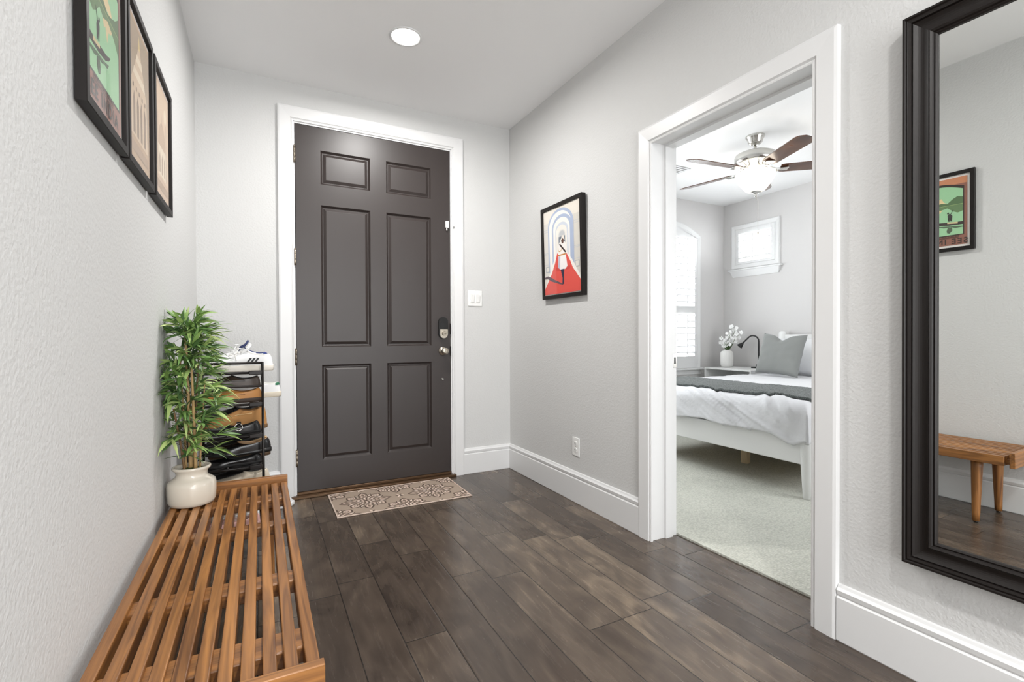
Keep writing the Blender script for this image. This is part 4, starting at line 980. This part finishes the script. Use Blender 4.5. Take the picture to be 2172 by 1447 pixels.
def folds(s_, t_, amp):
    """diagonal duvet folds, stronger on the hanging part"""
    u = (-t_)*1.0+s_*1.5; v = s_
    k = (.25+.75*min(1, max(0, (s_+.22)/.25)))*(1-.92*min(1, max(0, t_+.03)/.07)*min(1, max(0, s_+.10)/.10))
    w_ = noise.noise(Vector((u*3, v*3, 7.7)))*.35
    rg = lambda q: (1-abs(q)*2.2)
    a = rg(noise.noise(Vector(((u+w_)*5.0, v*1.6, 1.3))))*.42+rg(noise.noise(Vector(((u+w_)*11, v*3, 5.1))))*.20+rg(noise.noise(Vector(((u-w_*.5)*21, v*6, 2.1))))*.09-.35
    big = noise.noise(Vector((-t_*2.2, s_*3, 3.3)))*.6
    return amp*k*(a+big)
def duvet_edge(s_, t_, fs, ft):
    # hem at the foot waves; lower towards the near corner
    if s_ > 0: s_ *= (1+.10*noise.noise(Vector((t_*3.1, 2.2, 0)))+.20*math.exp(-((t_+.02)/.10)**2))
    return s_, t_
cloth('duvet', -2.02, .275,   .30, -1.52, 190, 190, .045, 'duvet', 'rumpled white duvet hanging over the foot of the bed', 'duvet', thick=.028, fn=folds, edge=duvet_edge)
fuzz = lambda s_, t_, amp: folds(s_, t_, .036)+amp*noise.noise(Vector((s_*60, t_*60, 0)))
cloth('throw_blanket', -.60, -.035, .22, -1.50, 70, 190, .004, 'throw', 'dark grey fleecy throw blanket laid across the foot of the duvet', 'blanket', thick=.016, fn=fuzz, lift=.020)

def pillow(name, label, cat, w, h, th, loc, rot, m, dent=0, seed=0, pinch=.06):
    n_ = 30; b = MB()
    def P(u, v, side):
        e = (1-abs(u)**2.6)*(1-abs(v)**2.6); z = side*th/2*max(0, e)**.42
        z += .006*noise.noise(Vector((u*3+seed, v*3, side)))*(1 if e > .02 else 0)
        x = u*w/2*(1-pinch*(1-v*v)); y = v*h/2*(1-pinch*(1-u*u))
        if dent and v > 0: y -= dent*v**2*math.exp(-((u)/.33)**2)
        return (x, -z, y)
    for side in (1, -1):
        vs = [[b.V(P(-1+2*i/n_, -1+2*j/n_, side)) for j in range(n_+1)] for i in range(n_+1)]
        for i in range(n_):
            for j in range(n_): b.face((vs[i][j], vs[i+1][j], vs[i+1][j+1], vs[i][j+1]), True)
    o = b.build(name, m=m); o.location = loc; o.rotation_euler = rot; return tag(o, label, cat)
pillow('pillow', 'white bed pillow leaning on the headboard, left of the pair', 'pillow', .66, .40, .15, (5.00, 3.13, .835), (R(-17), 0, -pi/2), 'sheet', seed=2)
pillow('pillow', 'white bed pillow leaning on the headboard, right of the pair', 'pillow', .66, .40, .15, (5.03, 2.38, .835), (R(-17), 0, -pi/2), 'sheet', seed=5)
pillow('cushion', 'grey linen cushion with a dented top propped on the bed pillows', 'cushion', .50, .435, .15, (4.70, 3.10, .856), (R(-16), R(2), -pi/2-.12), 'greyfab', dent=.055, seed=9, pinch=.08)

# nightstand
nt = thing('nightstand', 'white open-shelf nightstand between the bed and the arched window corner', 'nightstand', (5.0, 3.78, CP))
NX0, NX1, NY0, NY1, NZ = 4.755, 5.235, 3.475, 4.095, .668
b = MB(); b.box((NX0, NY0, NZ-.016), (NX1, NY1, NZ), .002); b.build('top', nt, 'whitepaint')
b = MB(); b.box((NX0+.002, NY0, .44), (NX1, NY0+.016, NZ-.016)); b.build('side_panel', nt, 'whitepaint')
b = MB(); b.box((NX0+.002, NY1-.016, .44), (NX1, NY1, NZ-.016)); b.build('side_panel', nt, 'whitepaint')
b = MB(); b.box((NX0+.002, NY0, .424), (NX1, NY1, .44)); b.build('shelf', nt, 'whitepaint')
b = MB(); b.box((NX1-.01, NY0+.016, .44), (NX1, NY1-.016, NZ-.016)); b.build('back_panel', nt, 'whitepaint')
for x in (NX0+.03, NX1-.03):
    for y in (NY0+.03, NY1-.03):
        b = MB(); b.lathe([(.010, CP), (.017, .424)], (x, y, 0), 14); b.build('leg', nt, 'whitepaint')
# gooseneck lamp
LX, LY = 5.155, 3.665
lt = thing('reading_lamp', 'black gooseneck reading lamp on the nightstand beside the bed', 'lamp', (LX, LY, NZ))
b = MB(); b.box((LX-.05, LY-.035, NZ), (LX+.03, LY+.065, NZ+.016), .005).box((LX-.02, LY-.012, NZ+.016), (LX+.012, LY+.02, NZ+.045), .004); b.build('base', lt, 'blackmetal', weld=False)
top = NZ+.375
path = [(LX, LY, NZ+.016+.30*k/6) for k in range(7)]
r = .075
for k in range(1, 9): a = R(145)*k/8; path.append((LX-.28*r*(1-cos(a)), LY+.80*r*(1-cos(a)), NZ+.316+r*sin(a)*.85))
p_ = Vector(path[-1]); d_ = (Vector(path[-1])-Vector(path[-2])).normalized()
for k in range(1, 5): path.append(tuple(p_+d_*.022*k))
b = MB(); b.tube(path, .0085, 10); b.build('gooseneck', lt, 'blackmetal')
e_ = Vector(path[-1]); rot = d_.to_track_quat('Z', 'Y').to_matrix().to_4x4()
b = MB(); b.lathe([(.009, -.01), (.016, .004), (.024, .026), (.033, .048), (.034, .052), (.029, .052)], n=22)
for v in b.bm.verts: v.co = e_+(rot @ v.co)
b.build('lamp_head', lt, 'blackmetal')
b = MB(); b.lathe([(.027, .0526), (.003, .054)], n=20)
for v in b.bm.verts: v.co = e_+(rot @ v.co)
b.build('lamp_lens', lt, pm((230, 228, 220), .4))
# vase and flowers
VX, VY = 5.00, 3.975
b = MB()
rs = []
for r_, z in [(.040, 0), (.058, .006), (.070, .024), (.073, .05), (.073, .15), (.070, .176), (.060, .192), (.048, .199), (.036, .203), (.036, .210), (.030, .210), (.030, .19)]:
    rs.append([(VX+(r_*(1+.012*cos(24*2*pi*k/96)) if .02 < z < .19 else r_)*cos(2*pi*k/96), VY+(r_*(1+.012*cos(24*2*pi*k/96)) if .02 < z < .19 else r_)*sin(2*pi*k/96), NZ+z) for k in range(96)])
b.rings(rs, True, True, True); tag(b.build('vase', m='vase'), 'rounded white ribbed vase holding the flowers on the nightstand', 'vase')
fl = thing('flower_bouquet', 'bunch of white orchid-like flowers standing in the white vase', 'flowers', (VX, VY, NZ+.19))
rnd = random.Random(11)
dirs = [(.015, -.115, .26), (.00, -.075, .295), (.01, -.03, .22), (-.02, .075, .17), (.03, -.15, .20), (-.03, -.06, .12), (-.02, .01, .15)]
for dx, dy, dz in dirs:
    p0 = Vector((VX, VY, NZ+.10)); p3 = Vector((VX+dx, VY+dy, NZ+.205+dz)); pm1 = p0.lerp(p3, .5)+Vector((0, -dy*.25, .03))
    cur = [((1-t_)**2)*p0+2*t_*(1-t_)*pm1+t_*t_*p3 for t_ in [k/8 for k in range(9)]]
    b = MB(); b.tube(cur, .0022, 6); b.build('stem', fl, 'stem')
    for q in range(7 if dz > .18 else 5):
        t_ = .55+.45*q/6; c = ((1-t_)**2)*p0+2*t_*(1-t_)*pm1+t_*t_*p3+Vector((rnd.uniform(-.022, .022), rnd.uniform(-.024, .024), rnd.uniform(-.015, .015)))
        face = Vector((-1, rnd.uniform(-.8, .5), rnd.uniform(-.5, .5))).normalized(); rt = face.to_track_quat('Z', 'Y').to_matrix().to_4x4(); size = rnd.uniform(.020, .029)
        b = MB()
        for k in range(5):
            a = 2*pi*k/5+rnd.uniform(-.15, .15); m_ = Matrix.Translation(c) @ rt @ Matrix.Rotation(a, 4, 'Z')
            rr_ = []
            for i in range(5):
                u = i/4; wv = size*.46*sin(pi*(.12+.86*u))
                rr_.append([m_ @ Vector((size*u, -wv, .006*u*u+.002)), m_ @ Vector((size*u, 0, .010*u-.001)), m_ @ Vector((size*u, wv, .006*u*u+.002))])
            b.rings(rr_, False, False, False)
        b.ball(c+face*.006, .0045, seg=4); b.build('blossom', fl, 'petal', weld=False)
for k in range(16):
    a = rnd.uniform(0, 2*pi); b = MB(); p0 = Vector((VX, VY, NZ+.195)); d = Vector((cos(a)*.6, sin(a)*.6-.2, rnd.uniform(.7, 1.6))).normalized(); L_ = rnd.uniform(.07, .13); sd = d.cross(Vector((1, 0, .2))).normalized()
    rr_ = [[p0+d*L_*u-sd*.010*sin(pi*(.05+.93*u)), p0+d*L_*u+Vector((-.003, 0, 0)), p0+d*L_*u+sd*.010*sin(pi*(.05+.93*u))] for u in [i/5 for i in range(6)]]
    b.rings(rr_, False, False, False); b.build('leaf', fl, 'leafd', weld=False)

for o in bpy.data.objects:
    if '_local' in o: del o['_local']
